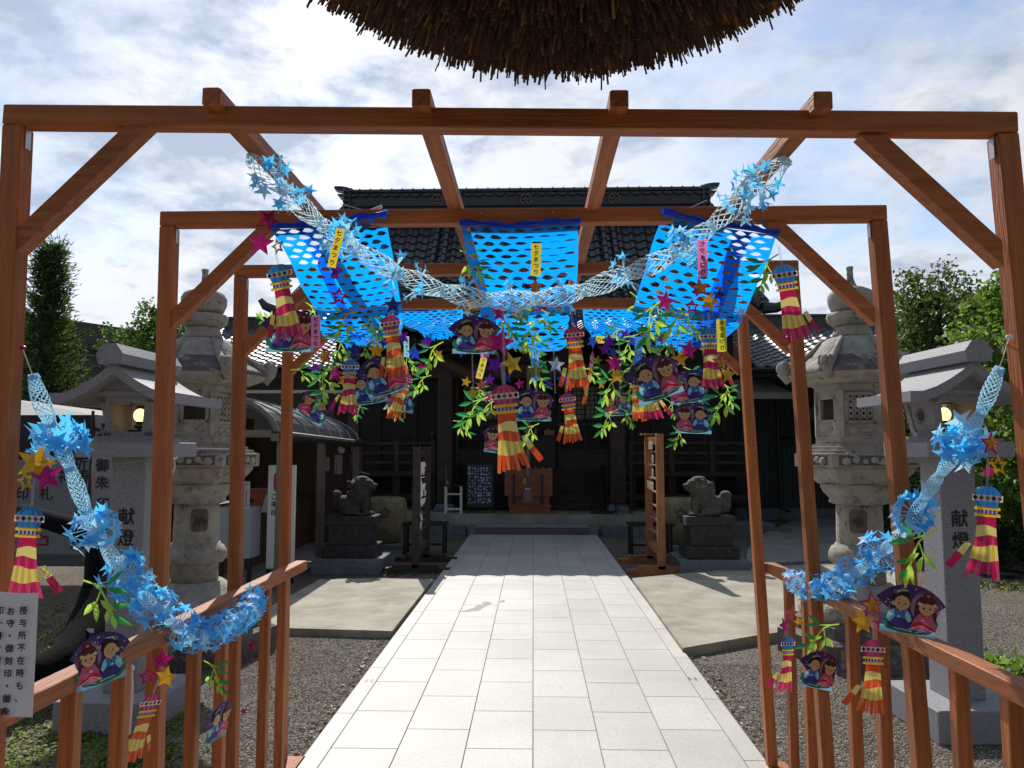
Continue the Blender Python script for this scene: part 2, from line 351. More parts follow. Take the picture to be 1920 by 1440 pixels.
# ------------------------------------------------------------ timber frames
WF = 2.28
frames = []
for (a, b) in (((18, 203), (1897, 217)), ((306, 400), (1657, 388)), ((443, 499), (1494, 490)), ((533, 563), (1399, 560))):
    A = U(*a, Y=1); B = U(*b, Y=1); Y = WF/(B.x-A.x); frames.append((A.x*Y, B.x*Y, (A.z-CH)*Y+CH, (B.z-CH)*Y+CH, Y))
FX = (-1.16, 1.12)
arb = root('timber_pergola', (0, frames[3][4], 0), 'reddish brown timber pergola of four open frames with side railings over the pale path', 'pergola')
PW = .046; BW = .047; LEAN = .035
def xat(x, z): return x+LEAN*(1-z/2.2)           # frames rack slightly to the left at the top
for k, (xl, xr, zl, zr, Y) in enumerate(frames):
    beam('top_beam', arb, (xl, Y, zl-BW/2), (xr, Y, zr-BW/2), PW, BW, WOOD)
    for s, x, z in ((1, xl, zl), (-1, xr, zr)):
        xt = x+s*PW/2; xb = xt+LEAN+(.05 if s < 0 else -.015)
        beam('post', arb, (xb, Y, .04), (xt, Y, z-BW-.001), PW, PW, WOOD, up=(0, 1, 0))
        # brace
        bl = .30 if k else .27
        p0 = Vector((xt+s*PW/2+s*.002, Y, z-BW-bl)); p1 = Vector((x+s*(PW+bl*1.0), Y, z-BW-.002))
        d = (p1-p0).normalized(); w = .056
        m = mb(WOOD); nrm = Vector((d.z, 0, -d.x))
        ext = w*.5
        a0 = Vector((p0.x, 0, p0.z-ext)); a1 = Vector((p0.x, 0, p0.z+ext)); c0 = Vector((p1.x-s*ext, 0, p1.z)); c1 = Vector((p1.x+s*ext, 0, p1.z))
        m.prism([(a0.x, a0.z), (c1.x, c1.z), (c0.x, c0.z), (a1.x, a1.z)], 'y', Y-.019, Y+.019)
        o = m.build('brace', arb); bm = bmesh.new(); bm.from_mesh(o.data); bmesh.ops.recalc_face_normals(bm, faces=bm.faces); bm.to_mesh(o.data); bm.free()
        # bracket
        m = mb(STEEL); xb2 = x+s*(PW+.0015)
        m.box((xb2-.001, Y-.009, z-BW-.052), (xb2+.001, Y+.009, z-BW-.002));
        m.build('metal_bracket', arb)
for xj in (-.715, -.246, .19, .632):
    z = 2.285-(xj+.7)*.02
    beam('rafter', arb, (xj, 1.63, z), (xj*.98, frames[3][4]+.06, 2.262), .041, .041, WOOD)
for s in (-1, 1):
    xr = -1.135 if s < 0 else 1.135
    zr = .945
    y0, y1 = -.4, frames[3][4]+.02
    beam('handrail', arb, (xr-s*.010, y0, zr), (xr-s*.010, y1, zr), .055, .043, WOOD)
    beam('bottom_rail', arb, (xr, y0, .02), (xr, y1+.03, .02), .09, .04, WOOD)
    ys = [f[4] for f in frames]; ys = [ys[0]-.69*2, ys[0]-.69]+ys
    for k in range(len(ys)-1):
        for t in (1/3, 2/3): 
            yb = lerp(ys[k], ys[k+1], t); beam('baluster', arb, (xr, yb, .041), (xr, yb, zr-.023), .038, .038, WOOD, up=(0, 1, 0))
    beam('baluster', arb, (xr, ys[1], .041), (xr, ys[1], zr-.023), .038, .038, WOOD, up=(0, 1, 0))
print('FRAMES', frames)

# ------------------------------------------------------------ roofs of wavy tiles
def normals_fix(o):
    bm = bmesh.new(); bm.from_mesh(o.data); bmesh.ops.recalc_face_normals(bm, faces=bm.faces); bm.to_mesh(o.data); bm.free(); return o
def tile_surf(m, S, ncol, nrow, amp=.05, step=.03, su=8, ribs=()):
    """S(u, v) gives the roof surface, v = 0 at the ridge; m collects pantiles in ncol columns, nrow rows"""
    def Nrm(u, v):
        e = 1e-3; p = S(u, v); a = S(min(u+e, 1), v)-S(max(u-e, 0), v); b = S(u, min(v+e, 1))-S(u, max(v-e, 0)); n = a.cross(b)
        n.normalize(); return n if n.z > 0 else -n
    b0 = len(m.v); nu = ncol*su+1
    for r in range(nrow):
        for q in (0, 1):
            v = (r+q)/nrow
            for i in range(nu):
                u = i/(ncol*su); ph = (i % su)/su
                h = amp*(math.cos(2*math.pi*ph)*.5+.5)**1.6 + step*(.15+q*.85)
                p = S(u, v); m.v.append(p+Nrm(u, v)*h)
    for r in range(nrow*2-1):
        for i in range(nu-1):
            a = b0+r*nu+i; m.face([a, a+1, a+nu+1, a+nu])
    # front lip
    a = b0+(nrow*2-1)*nu; b1 = len(m.v)
    for i in range(nu): m.v.append(m.v[a+i]-Vector((0, 0, step+.03)))
    for i in range(nu-1): m.face([a+i, a+i+1, b1+i+1, b1+i])
def round_row(m, S, u, n, r=.08, v0=0, v1=1, lift=.05):
    for k in range(n):
        a = lerp(v0, v1, k/n); b = lerp(v0, v1, (k+1)/n); P = S(u, a)+Vector((0, 0, lift)); Q = S(u, b)+Vector((0, 0, lift+.015))
        m.tube([P, Q], [r*.88, r], seg=10)

shr = root('shrine_hall', (0, 14.5, 0), 'dark timber shrine hall with black tiled roof and open porch at the path end', 'shrine')
# --- main roof
RY, RZ = 18.5, 7.30; EY, EZ = 14.6, 3.92; KY, KZ = 12.95, 3.50
RXL, RXR = -4.55, 4.2
def prof(v, zr, ze, yr, ye): # concave slope
    return lerp(yr, ye, v), zr-(zr-ze)*(1-(1-v)**1.0)*1.0 - .45*math.sin(math.pi*v)*(1-.2*v)
def Smain(u, v):
    y, z = prof(v, RZ, EZ, RY, EY)
    x0 = RXL-.05-.12*v**2; x1 = RXR+.05+.12*v**2; x = lerp(x0, x1, u)
    z += .16*(abs(2*u-1)**4)*v*v
    return Vector((x, y, z))
def Skohai(u, v):
    y = lerp(EY+.9, KY, v); x = lerp(-2.75, 2.55, u)
    base = prof((RY-y)/(RY-EY), RZ, EZ, RY, EY)[1] if y > EY else None
    z0 = prof((RY-EY-.9)/(RY-EY), RZ, EZ, RY, EY)[1]+.06
    z = lerp(z0, KZ, v)-.10*math.sin(math.pi*v)+.12*abs(2*u-1)**3*v
    return Vector((x, y, z))
m = mb(TILE); tile_surf(m, Smain, 32, 19, amp=.055, step=.035)
for u in (.02, .047, .953, .98, .262, .289, .708, .735): round_row(m, Smain, u, 19, r=.075)
mr_ = m.build('main_roof', shr)
m = mb(M('glint lightened tile', (.06, .063, .07), .47, var=.4, vscale=4, spec=.9)); tile_surf(m, Skohai, 19, 10, amp=.055, step=.035)  # base colour raised above the main tile to stand in for sun glint
for u in (.02, .98): round_row(m, Skohai, u, 10, r=.075)
PR_=m.build('porch_roof', shr)
m = mb(TILE)   # back slope and gable closing
for k in range(8):
    v0, v1 = k/8, (k+1)/8
    a, b = prof(v0, RZ, EZ, 0, 1), prof(v1, RZ, EZ, 0, 1)
    y0 = RY+(RY-EY)*v0; y1 = RY+(RY-EY)*v1
    m.poly([(RXL-.1, y0, a[1]), (RXR+.1, y0, a[1]), (RXR+.3, y1, b[1]), (RXL-.3, y1, b[1])])
m.build('back_roof', shr)
# eaves underside + rafters
m = mb(DWOOD)
for k in range(6):
    u0, u1 = k/6, (k+1)/6
    m.poly([Smain(u0, .35)-Vector((0, 0, .12)), Smain(u1, .35)-Vector((0, 0, .12)), Smain(u1, .99)-Vector((0, 0, .10)), Smain(u0, .99)-Vector((0, 0, .10))])
m.poly([Skohai(0, 0)-Vector((0, 0, .3)), Skohai(1, 0)-Vector((0, 0, .3)), Skohai(1, .98)-Vector((0, 0, .12)), Skohai(0, .98)-Vector((0, 0, .12))])
for k in range(26):
    x = lerp(-2.65, 2.45, k/25); m.box((x-.03, 13.05, 3.36), (x+.03, 13.12, 3.43))
    a = Skohai((x+2.75)/5.3, .05); b = Skohai((x+2.75)/5.3, .97); m.tube([a-Vector((0, 0, .35)), b-Vector((0, 0, .17))], .035, seg=4)
m.build('rafters', shr)
# ridge
m = mb(TILE)
m.box((RXL, RY-.16, RZ-.05), (RXR, RY+.16, RZ+.46))
for z, w in ((RZ+.03, .27), (RZ+.14, .24), (RZ+.50, .23)):
    n = 58
    for k in range(n):
        x0 = lerp(RXL, RXR, k/n); x1 = lerp(RXL, RXR, (k+1)/n)
        m.box((x0, RY-w, z), (x1-.012, RY+w, z+.028+.02*(k % 2)))
for k in range(34):                           # hanging half moons below the ridge cap and along its foot
    x = lerp(RXL+.15, RXR-.15, k/33)
    for zz, yy in ((RZ+.46, .20), (RZ-.02, .26)):
        pts = [(x+.125*math.cos(math.pi+math.pi*i/6), zz+.075*math.sin(math.pi+math.pi*i/6)) for i in range(7)]
        m.prism(pts, 'y', RY-yy-.02, RY-yy+.03)
m.tube([(RXL-.05, RY, RZ+.56), (RXR+.05, RY, RZ+.56)], .085, seg=10)
for k in range(34): m.tube([(lerp(RXL, RXR, k/33)-.015, RY, RZ+.565), (lerp(RXL, RXR, k/33)+.015, RY, RZ+.565)], .10, seg=10)
rg = m.build('ridge', shr)
for xc in (-2.33, 0-.17, 1.98):
    m = mb(M('crest metal', (.20, .15, .12), .5, metal=.4)); rr = .13; n = 20
    c = Vector((xc, RY-.20, RZ+.28))
    m.tube([c+Vector((rr*math.cos(2*math.pi*i/n), -.02, rr*math.sin(2*math.pi*i/n))) for i in range(n+1)], .018, 6, cap=False)
    for i in range(5):
        a = math.pi/2+2*math.pi*i/5; q = c+Vector((.065*math.cos(a), 0, .065*math.sin(a)))
        m.ell((0, 0, 0), (.042, .012, .026), Matrix.Translation(q) @ Matrix.Rotation(-a, 4, 'Y'), 8, 6)
    m.ell(c, (.018, .02, .018), None, 8, 6)
    m.build('crest', rg)
for s, x in ((-1, RXL), (1, RXR)):
    m = mb(TILE)
    m.box((x-.09, RY-.28, RZ-.12), (x+.09, RY+.28, RZ+.62), bev=.03)
    pts = [(0, .52), (s*.05, .54), (s*.34, .62), (s*.36, .70), (s*.20, .70), (s*.06, .68), (-s*.1, .64), (-s*.1, .55)]
    m.prism([(x+a, RZ+b) for a, b in pts], 'y', RY-.12, RY+.12)
    m.prism([(x+a*.9, RZ+b-.14) for a, b in [(0, .5), (s*.27, .58), (s*.30, .63), (0, .62)]], 'y', RY-.16, RY+.16)
    for k in range(5): m.ell((x+s*.02, RY-.29, RZ+.02+.12*k), (.08, .05, .05))
    normals_fix(m.build('ridge_end_ornament', shr))
# corner ridge with upturned tip (right and left), gable faces
for s in (-1, 1):
    m = mb(TILE); pts = []
    for k in range(9):
        t = k/8; u = .5+s*.5; P = Smain(u, lerp(.02, 1, t)); pts.append(P+Vector((s*.05, 0, .12)))
    m.tube(pts, .13, seg=8)
    for k in range(30):
        q = pts[0].lerp(pts[4], k/15) if k < 15 else pts[4].lerp(pts[8], (k-15)/15); m.ell(q+Vector((0, -.02, .06)), (.13, .06, .12), None, 8, 5)
    e = pts[-1]; m.tube([e, e+Vector((s*.18, -.12, -.02)), e+Vector((s*.36, -.2, .05)), e+Vector((s*.44, -.25, .17))], [.12, .10, .085, .05], seg=8)
    m.build('corner_ridge', shr)
    x = RXL+.3 if s < 0 else RXR-.3
    m = mb(DWOOD); m.poly([(x, RY, RZ-.1), (x, RY-3.6, RZ-3.1), (x, RY+3.6, RZ-3.1)])
    m.poly([(x+s*.5, EY, 3.2), (x+s*.5, RY+3, 3.2), (x+s*.5, RY+3, EZ+.1), (x+s*.5, EY, EZ+.1)]) if False else None
    m.build('gable', shr)
# walls
WY = 15.9
m = mb(DWOOD)
m.box((-4.1, WY, 0.0), (4.1, WY+.15, 4.6))  # carried down to the ground, added to keep the gap under the veranda dark
for s in (-1, 1): m.box((s*4.1-.07, WY+.15, 0.35), (s*4.1+.07, 20, 4.6))
m.box((-4.1, 20, .3), (4.1, 20.1, 4.5))
for s in (-1, 1):                                     # board panels with battens either side of the entrance
    for k in range(13): m.box((s*1.75, WY-.02, 1.25+.17*k), (s*3.2, WY-.003, 1.395+.17*k))
    for x in (1.7, 2.45, 3.2, 3.9): m.box((s*x-.05, WY-.06, 1.1), (s*x+.05, WY-.0215, 3.9))
wl = m.build('wall', shr)
m = mb(M('reddish board', (.16, .075, .06), .7, var=.3, vscale=3)); m.box((-3.95, WY-.05, 1.15), (-3.62, WY-.004, 3.5)); m.build('wall_board', shr)
# doors
for s, x0, x1 in ((-1, -1.6, -.55), (1, .5, 1.6)):
    m = mb(DWOOD2)
    m.box((x0, WY-.10, 1.12), (x0+.06, WY-.05, 3.2)); m.box((x1-.06, WY-.10, 1.12), (x1, WY-.05, 3.2))
    for z in (1.12, 1.45, 2.0, 3.14): m.box((x0+.06, WY-.098, z), (x1-.06, WY-.052, z+.06))
    m.box((x0+.06, WY-.075, 1.18), (x1-.06, WY-.062, 1.45))
    for k in range(1, 4): m.box((lerp(x0, x1, k/4)-.012, WY-.095, 1.45), (lerp(x0, x1, k/4)+.012, WY-.055, 3.15))
    for z in (1.72,): m.box((x0+.06, WY-.096, z), (x1-.06, WY-.056, z+.02))
    d = m.build('door', shr)
    m = mb(DWOOD2)
    for i in range(8):
        t = x0+.22+i*.09; m.box((t-.008, WY-.092, 2.12), (t+.008, WY-.058, 2.82))
        z = 2.14+i*.095; m.box((x0+.18, WY-.090, z-.008), (x0+.90, WY-.060, z+.008))
    m.use(M('shoji paper', (.42, .40, .34), .8)); m.box((x0+.18, WY-.056, 2.12), (x0+.90, WY-.0525, 2.82)); m.build('lattice_pane', d)
# inner offering shelf seen through the open entrance
m = mb(DWOOD2); m.box((-.5, WY-.35, 1.12), (.45, WY-.05, 1.75)); m.box((-.55, WY-.4, 1.75), (.5, WY-.03, 1.79)); m.box((-.5, WY-.3, 2.35), (.45, WY-.28, 2.6))
m.use(M('aged brass', (.45, .30, .12), .4, metal=.7))
for x, z, r in ((-.32, 1.85, .05), (.30, 1.85, .05), (.05, 1.84, .04), (.18, 2.12, .06), (-.15, 1.87, .05)): m.lathe([(r*.5, z-.06), (r, z-.02), (r*.7, z+.05), (r*.3, z+.1)], (x, WY-.22, 0), 10)
m.use(M('altar cloth', (.32, .16, .10), .7)); m.box((.22, WY-.37, 1.80), (.42, WY-.25, 1.90)); m.box((-.1, WY-.37, 1.80), (.05, WY-.3, 1.86))
m.build('altar_shelf', shr)
# porch columns, beams and brackets
for s, x in ((-1, -1.66), (1, 1.58)):
    m = mb(DWOOD2); m.box((x-.145, 14.45, .50), (x+.145, 14.74, 3.25), bev=.03); c = m.build('column', shr)
    m = mb(CONCD); m.lathe([(.28, .35), (.28, .40), (.21, .5)], (x, 14.6, 0), 4, rot=math.pi/4); m.build('column_base', c)
m = mb(DWOOD2)
m.box((-2.0, 14.48, 2.85), (1.95, 14.72, 3.14), bev=.02)
for s, x in ((-1, -1.66), (1, 1.58)):
    m.prism([(x+s*.15, 2.87), (x+s*.55, 2.95), (x+s*.72, 3.12), (x+s*.5, 3.2), (x+s*.15, 3.2)], 'y', 14.5, 14.7)
    for z, w in ((3.26, .18), (3.36, .3), (3.46, .42)): m.box((x-w, 14.47, z), (x+w, 14.73, z+.07))
for x in (-.6, 0, .55): m.prism([(x-.3, 3.16), (x+.3, 3.16), (x+.16, 3.34), (x, 3.42), (x-.16, 3.34)], 'y', 14.55, 14.65)
m.box((-2.7, 14.4, 3.48), (2.55, 14.6, 3.6)); m.build('porch_beam', shr)
# stairs
m = mb(DWOOD)
for k in range(5): m.box((-1.45, 14.85+.21*k, .35), (1.38, WY-.06, .35+.155*(k+1)))
m.box((-1.5, 14.83, .35), (-1.46, WY-.06, 1.2)); m.box((1.39, 14.83, .35), (1.43, WY-.06, 1.2)); m.build('stairs', shr)
# verandas with railings
for s, x0, x1 in ((-1, -4.1, -1.85), (1, 1.78, 4.25)):
    m = mb(DWOOD); m.box((x0, 14.75, 1.0), (x1, WY-.06, 1.10)); 
    for k in range(4): x = lerp(x0+.1, x1-.1, k/3); m.box((x-.07, 14.82, .2), (x+.07, 14.96, 1.0))
    m.box((x0, 14.80, .55), (x1, 14.86, .66)); v = m.build('veranda', shr)
    m = mb(DWOOD2)
    for k in range(4):
        x = lerp(x0+.08, x1-.08, k/3); m.box((x-.045, 14.78, 1.1), (x+.045, 14.87, 1.68))
        if k in (0, 3): m.lathe([(.05, 1.68), (.06, 1.72), (.035, 1.74), (.06, 1.79), (.05, 1.84), (.01, 1.9)], (x, 14.825, 0), 10)
    for z in (1.24, 1.42): m.box((x0, 14.80, z), (x1, 14.84, z+.05))
    m.tube([(x0-.06, 14.82, 1.62), (x1+.06, 14.82, 1.62)], .035, seg=8)
    m.build('railing', v)
# platform stones
m = mb(CONC)
m.box((-2.62, 13.92, .0), (-1.12, WY, .35)); m.box((-1.115, 13.92, 0), (.55, WY, .351)); m.box((.555, 13.92, 0), (2.5, WY, .35))
m.build('stone_platform', shr)
for a_, b_ in (((-4.3, 14.3, 0), (-2.63, WY, .16)), ((2.51, 14.3, 0), (4.4, WY, .16)), ((-2.62, 13.7, 0), (-1.2, 13.915, .17)), ((1.2, 13.7, 0), (2.5, 13.915, .17))):
    m = mb(CONCD); m.box(a_, b_); m.build('foundation', shr)
m = mb(M('purple granite', (.155, .12, .135), .6, var=.8, vscale=60, detail=2)); m.box((-1.0, 13.5, 0), (.95, 13.9, .165))
m.use(CONCD); m.box((-1.14, 13.49, 0), (-1.002, 13.9, .17)); m.box((.952, 13.49, 0), (1.11, 13.9, .17)); m.use(GRAN); m.box((-1.0, 13.48, .1655), (-.3, 13.9, .20)); m.box((-.295, 13.48, .1655), (.4, 13.9, .20)); m.box((.405, 13.48, .1655), (.95, 13.9, .20)); m.build('stone_step', shr)

# ------------------------------------------------------------ side wings
def wing(name, x0, x1, label):
    w = root(name, ((x0+x1)/2, 16, 0), label, 'building')
    def S(u, v): return Vector((lerp(x0, x1, u), lerp(18.2, 15.0, v), lerp(4.40, 3.12, v)-.05*math.sin(math.pi*v)))
    n = int((x1-x0)/.235)
    m = mb(M('glint grey tile', (.17, .18, .19), .47, var=.3, vscale=4, spec=1.0)); tile_surf(m, S, n, 14, amp=.05, step=.03); m.build('tiled_roof', w)  # lighter than the dark ridge tile, sun glint put into the colour
    m = mb(TILE); m.box((x0, 18.05, 4.35), (x1, 18.35, 4.62)); m.box((x0, 18.0, 4.63), (x1, 18.4, 4.68)); m.poly([(x0, 18.3, 4.4), (x1, 18.3, 4.4), (x1, 21.4, 3.1), (x0, 21.4, 3.1)]); m.build('ridge', w)
    m = mb(DWOOD); m.poly([(x0, 15.02, 3.04), (x1, 15.02, 3.04), (x1, 17.0, 3.4), (x0, 17.0, 3.4)]); m.box((x0, 15.05, 2.92), (x1, 15.11, 3.08)); m.build('eave', w)
    return w
wl = wing('side_building', -7.4, -3.55, 'low building with glinting grey tiled roof left of the shrine hall')
m = mb(M('grey render', (.15, .145, .125), .9, var=.3, vscale=2)); m.box((-7.4, 16.3, 0), (-3.9, 16.5, 3.3))
for k in range(4): m.box((-7.4, 16.285, .6+.62*k), (-3.9, 16.2995, .61+.62*k))
m.build('wall', wl)
m = mb(STEEL); m.box((-6.9, 15.0, 2.62), (-3.7, 15.06, 2.68)); m.tube([(-6.6, 14.9, 2.45), (-5.2, 15.0, 2.3)], .02); m.build('gutter', wl)
wr = wing('side_building', 4.3, 9.2, 'long low wing with glinting tiled roof and dark metal wall right of the shrine hall')
m = mb(M('dark green cladding', (.045, .055, .052), .55, var=.3, vscale=2)); m.box((4.15, 16.9, .25), (6.7, 17.05, 3.3))
for k in range(26): x = 4.2+.1*k; m.box((x, 16.885, .25), (x+.02, 16.8995, 2.9))
m.use(CONCD); m.box((4.15, 16.86, 0), (6.7, 17.05, .249)); m.use(DWOOD); m.box((6.7, 17.4, 0), (9.2, 17.5, 3.3)); m.build('wall', wr)
m = mb(IRON); m.tube([(5.45, 16.84, 2.9), (5.3, 16.84, 2.7), (5.3, 16.84, .25), (5.5, 16.8, .2)], .035); m.tube([(5.3, 16.84, 1.75), (6.3, 16.84, 1.85)], .03); m.tube([(4.2, 14.95, 3.05), (9.2, 14.95, 3.05)], .05); m.build('downpipe', wr)
m = mb(M('tin porch roof', (.09, .10, .115), .5, metal=.3)); m.box((5.6, 15.9, 2.30), (7.6, 17.4, 2.36)); m.box((5.6, 15.88, 2.1), (7.6, 15.9, 2.36)); m.build('entrance_canopy', wr)
m = mb(M('pale sliding door', (.26, .20, .11), .6))
m.box((6.5, 17.3, .3), (8.6, 17.35, 2.1)); m.use(DWOOD)
for k in range(28): m.box((6.55+k*.072, 17.285, .75), (6.57+k*.072, 17.2995, 1.95))
m.box((7.25, 17.26, .2), (7.4, 17.283, 2.2)); m.build('sliding_door', wr)
m = mb(M('weathered tin', (.30, .29, .25), .6, var=.3, vscale=4)); a = [(4.0, 15.2, 2.62), (5.1, 15.2, 2.62), (4.75, 15.9, 2.95), (4.0, 15.9, 2.95)]
m.poly(a); m.poly([(x, y, z-.05) for x, y, z in a][::-1]); m.box((4.0, 15.15, 2.5), (5.15, 15.2, 2.62)); m.build('lean_to_roof', wr)

# background houses on the left
b = root('house', (-13, 24, 0), 'grey house with dark tiled roof far left behind the conifer', 'house')
m = mb(M('slate render', (.085, .085, .085), .9, var=.15, vscale=1)); a = U(100, 615, Y=24); c = U(262, 655, Y=24); m.box((a.x-2, 24, 0), (c.x+4.5, 26, c.z-.1)); m.prism([(a.x-2, c.z-.1), (c.x+4.5, c.z-.1), (a.x-1, a.z+.5)], 'y', 24.0, 24.1); m.build('wall', b)
m = mb(TILE)
def Sh(u, v): return Vector((lerp(a.x-2, c.x+5, u), lerp(27, 23.8, v), lerp(5.55, 4.75, v)-u*.45+.1))
tile_surf(m, Sh, 30, 6, amp=.05, step=.03); m.build('tiled_roof', b)
b = root('outbuilding', (-9, 17, 0), 'low brown outbuilding with a flat fascia behind the white tent', 'outbuilding')
m = mb(M('brown cladding', (.10, .06, .055), .7, var=.2, vscale=2)); a = U(30, 720, Y=17); c = U(300, 720, Y=17); m.box((a.x-3, 17, 0), (c.x, 18, c.z-.5)); m.build('wall', b)
m = mb(M('brown fascia', (.12, .075, .065), .6)); m.box((a.x-3, 16.8, c.z-.5), (c.x+.1, 18.2, c.z-.1)); m.box((a.x-3, 16.75, c.z-.1), (c.x+.15, 18.3, c.z)); m.build('fascia', b)

# ------------------------------------------------------------ tall stone lanterns
def hexr(a, n=6, off=0):                      # radius factor of a regular n-gon
    k = 2*math.pi/n; t = ((a-off) % k)-k/2; return math.cos(k/2)/math.cos(t)
def tall_lantern(x, y, label, medal, rot, stain):
    t = root('stone_lantern', (x, y, 0), label, 'stone lantern', 'pair of tall stone lanterns'); c = (x, y, 0)
    m = mb(STONED); m.lathe([(.60, 0), (.60, .17), (.56, .19)], c, 6, rot); m.lathe([(.50, .19), (.50, .27), (.47, .29)], c, 6, rot); m.build('base', t)
    m = mb(STONE, True)
    m.lathe([(.40, .29), (.42, .34), (.38, .42), (.24, .50), (.20, .53)], c, 48, 0, lambda a, r, z: 1+.10*abs(math.cos(4*a))*(1 if r > .25 else .2)); m.build('lotus_foot', t)
    m = mb(STONE, True); m.smooth = True
    m.lathe([(.168, .53), (.163, .72), (.163, .9), (.160, 1.0), (.160, 1.17)], c, 32)
    sh = m.build('shaft', t)
    m = mb(STONE, True); m.lathe([(.175, .66), (.20, .665), (.222, .70), (.222, .74), (.20, .785), (.178, .79), (.175, .81)], c, 32); m.build('ring', sh)
    # medallion facing the viewer
    m = mb(CARVE); ang = math.atan2(-y, -x)+medal[1]
    pts = []
    for i in range(20):
        a = 2*math.pi*i/20; cx = math.copysign(abs(math.cos(a))**.45, math.cos(a)); sz = math.copysign(abs(math.sin(a))**.45, math.sin(a)); pts.append((cx*.062, .985+sz*.085))
    for kk in range(len(pts)):
        pass
    vs = [Vector((x+.166*math.cos(ang+p_[0]/.165), y+.166*math.sin(ang+p_[0]/.165), p_[1])) for p_ in pts]
    ctr = len(m.v); m.v.append(Vector((x+.1635*math.cos(ang), y+.1635*math.sin(ang), .985))); b0 = len(m.v); m.v += vs
    for i in range(20): m.face([ctr, b0+i, b0+(i+1) % 20])
    ex = Vector((-math.sin(ang), math.cos(ang), 0)); n_ = Vector((math.cos(ang), math.sin(ang), 0)); m.use(M('dark carving', (.05, .045, .04), .9))
    cc = Vector((x, y, .985))+n_*.169
    if medal[0] == 'text': write_col(m, '納', cc, ex, (0, 0, 1), .085)
    else:
        for i in range(10):
            a = 2*math.pi*i/10; d = ex*math.cos(a)+Vector((0, 0, math.sin(a))); q = ex*math.cos(a+math.pi/2)+Vector((0, 0, math.sin(a+math.pi/2)))
            m.poly([cc+d*.006, cc+d*.02+q*.006, cc+d*.045, cc+d*.02-q*.006])
    m.build('medallion', sh)
    m = mb(STONE, True); m.lathe([(.17, 1.10), (.205, 1.11), (.205, 1.125), (.20, 1.14), (.245, 1.19), (.262, 1.23), (.262, 1.25)], c, 36); m.build('collar', t)
    m = mb(STONE); m.lathe([(.27, 1.25), (.34, 1.30), (.385, 1.355), (.39, 1.375), (.33, 1.378)], c, 48, 0, lambda a, r, z: hexr(a, 6, rot)*(1+.045*abs(math.cos(9*a)))); 
    m.lathe([(.44, 1.378), (.44, 1.475), (.40, 1.478), (.40, 1.50), (.355, 1.502), (.355, 1.525), (.31, 1.527), (.31, 1.545)], c, 6, rot)
    pl = m.build('platform', t)
    m = mb(CARVE)
    for k in range(6):
        a = rot+math.pi/6+k*math.pi/3; n_ = Vector((math.cos(a), math.sin(a), 0)); ex = Vector((-math.sin(a), math.cos(a), 0)); o = Vector(c)+n_*(.44*math.cos(math.pi/6)+.0015)+Vector((0, 0, 1.427))
        m.use(CARVE); m.poly([o-ex*.175-Vector((0, 0, .036)), o+ex*.175-Vector((0, 0, .036)), o+ex*.175+Vector((0, 0, .036)), o-ex*.175+Vector((0, 0, .036))])
        m.use(STONE); m.smooth = True
        MX = Matrix((ex, n_, Vector((0, 0, 1)))).transposed().to_4x4(); MX.translation = o
        for q, (dx, r) in enumerate(((-.125, .034), (-.06, .028), (0, .022), (.06, .028), (.125, .034))): m.ell((dx, .004, -.006+(q % 2)*.01), (r, .016, r*.85), MX, 8, 6)
        for dx in (-.09, .09): m.ell((dx, .004, .012), (.05, .010, .010), MX @ Matrix.Rotation(.3, 4, 'Y'), 8, 5)
        m.smooth = False
    m.build('carved_frieze', pl)
    # fire box
    zb, zt, rb = 1.545, 1.985, .285; ap = rb*math.cos(math.pi/6)
    fb = mb(STONE)
    fb.lathe([(rb, zb), (rb, zb+.055)], c, 6, rot); fb.lathe([(rb, zt-.05), (rb, zt)], c, 6, rot)
    for k in range(6):
        a = rot+k*math.pi/3; p = Vector(c)+Vector((math.cos(a), math.sin(a), 0))*(rb-.022); MX = Matrix.Translation(p) @ Matrix.Rotation(a, 4, 'Z'); fb.box((-.02, -.03, zb+.055), (.02, .03, zt-.05), MX)
    for k in range(6):
        a = rot+math.pi/6+k*math.pi/3; n_ = Vector((math.cos(a), math.sin(a), 0)); ex = Vector((-math.sin(a), math.cos(a), 0)); MX = Matrix((ex, -n_, Vector((0, 0, 1)))).transposed().to_4x4(); MX.translation = Vector(c)+n_*(ap-.012)
        wh = rb/2-.02
        if k % 2 == 0:         # open window
            fb.box((-wh, -.004, zb+.055), (wh, .012, zb+.16), MX); fb.box((-wh, -.004, zt-.09), (wh, .012, zt-.05), MX)
            for s in (-1, 1): fb.box((s*.088-.012, -.010, zb+.16), (s*.088+.012, .016, zt-.09), MX)
            fb.box((-.1, -.01, zb+.16), (.1, .016, zb+.178), MX); fb.box((-.1, -.01, zt-.108), (.1, .016, zt-.09), MX)
        else:                  # carved lattice panel and scroll below
            fb.box((-wh, .004, zb+.055), (wh, .014, zt-.05), MX)
            for s in (-1, 1): fb.box((s*.098-.014, -.010, zb+.15), (s*.098+.014, .004, zt-.07), MX)
            for z in (zb+.15, zt-.085): fb.box((-.112, -.010, z), (.112, .004, z+.018), MX)
            for i in range(5):
                for jx in range(4):
                    cx = -.063+jx*.042; cz = zb+.20+i*.042
                    for rr_ in (R(45), R(135)): fb.box((-.028, -.006, -.005), (.028, .004, .005), MX @ Matrix.Translation((cx, 0, cz)) @ Matrix.Rotation(rr_, 4, 'Y'))
                    fb.box((cx-.021, -.006, cz-.003), (cx+.021, .004, cz+.003), MX)
            fb.ell((-.05, 0, zb+.10), (.035, .012, .028), MX, 8, 6); fb.ell((.035, 0, zb+.10), (.06, .012, .02), MX @ Matrix.Rotation(0, 4, 'Y'), 8, 6)
    fbo = fb.build('fire_box', t)
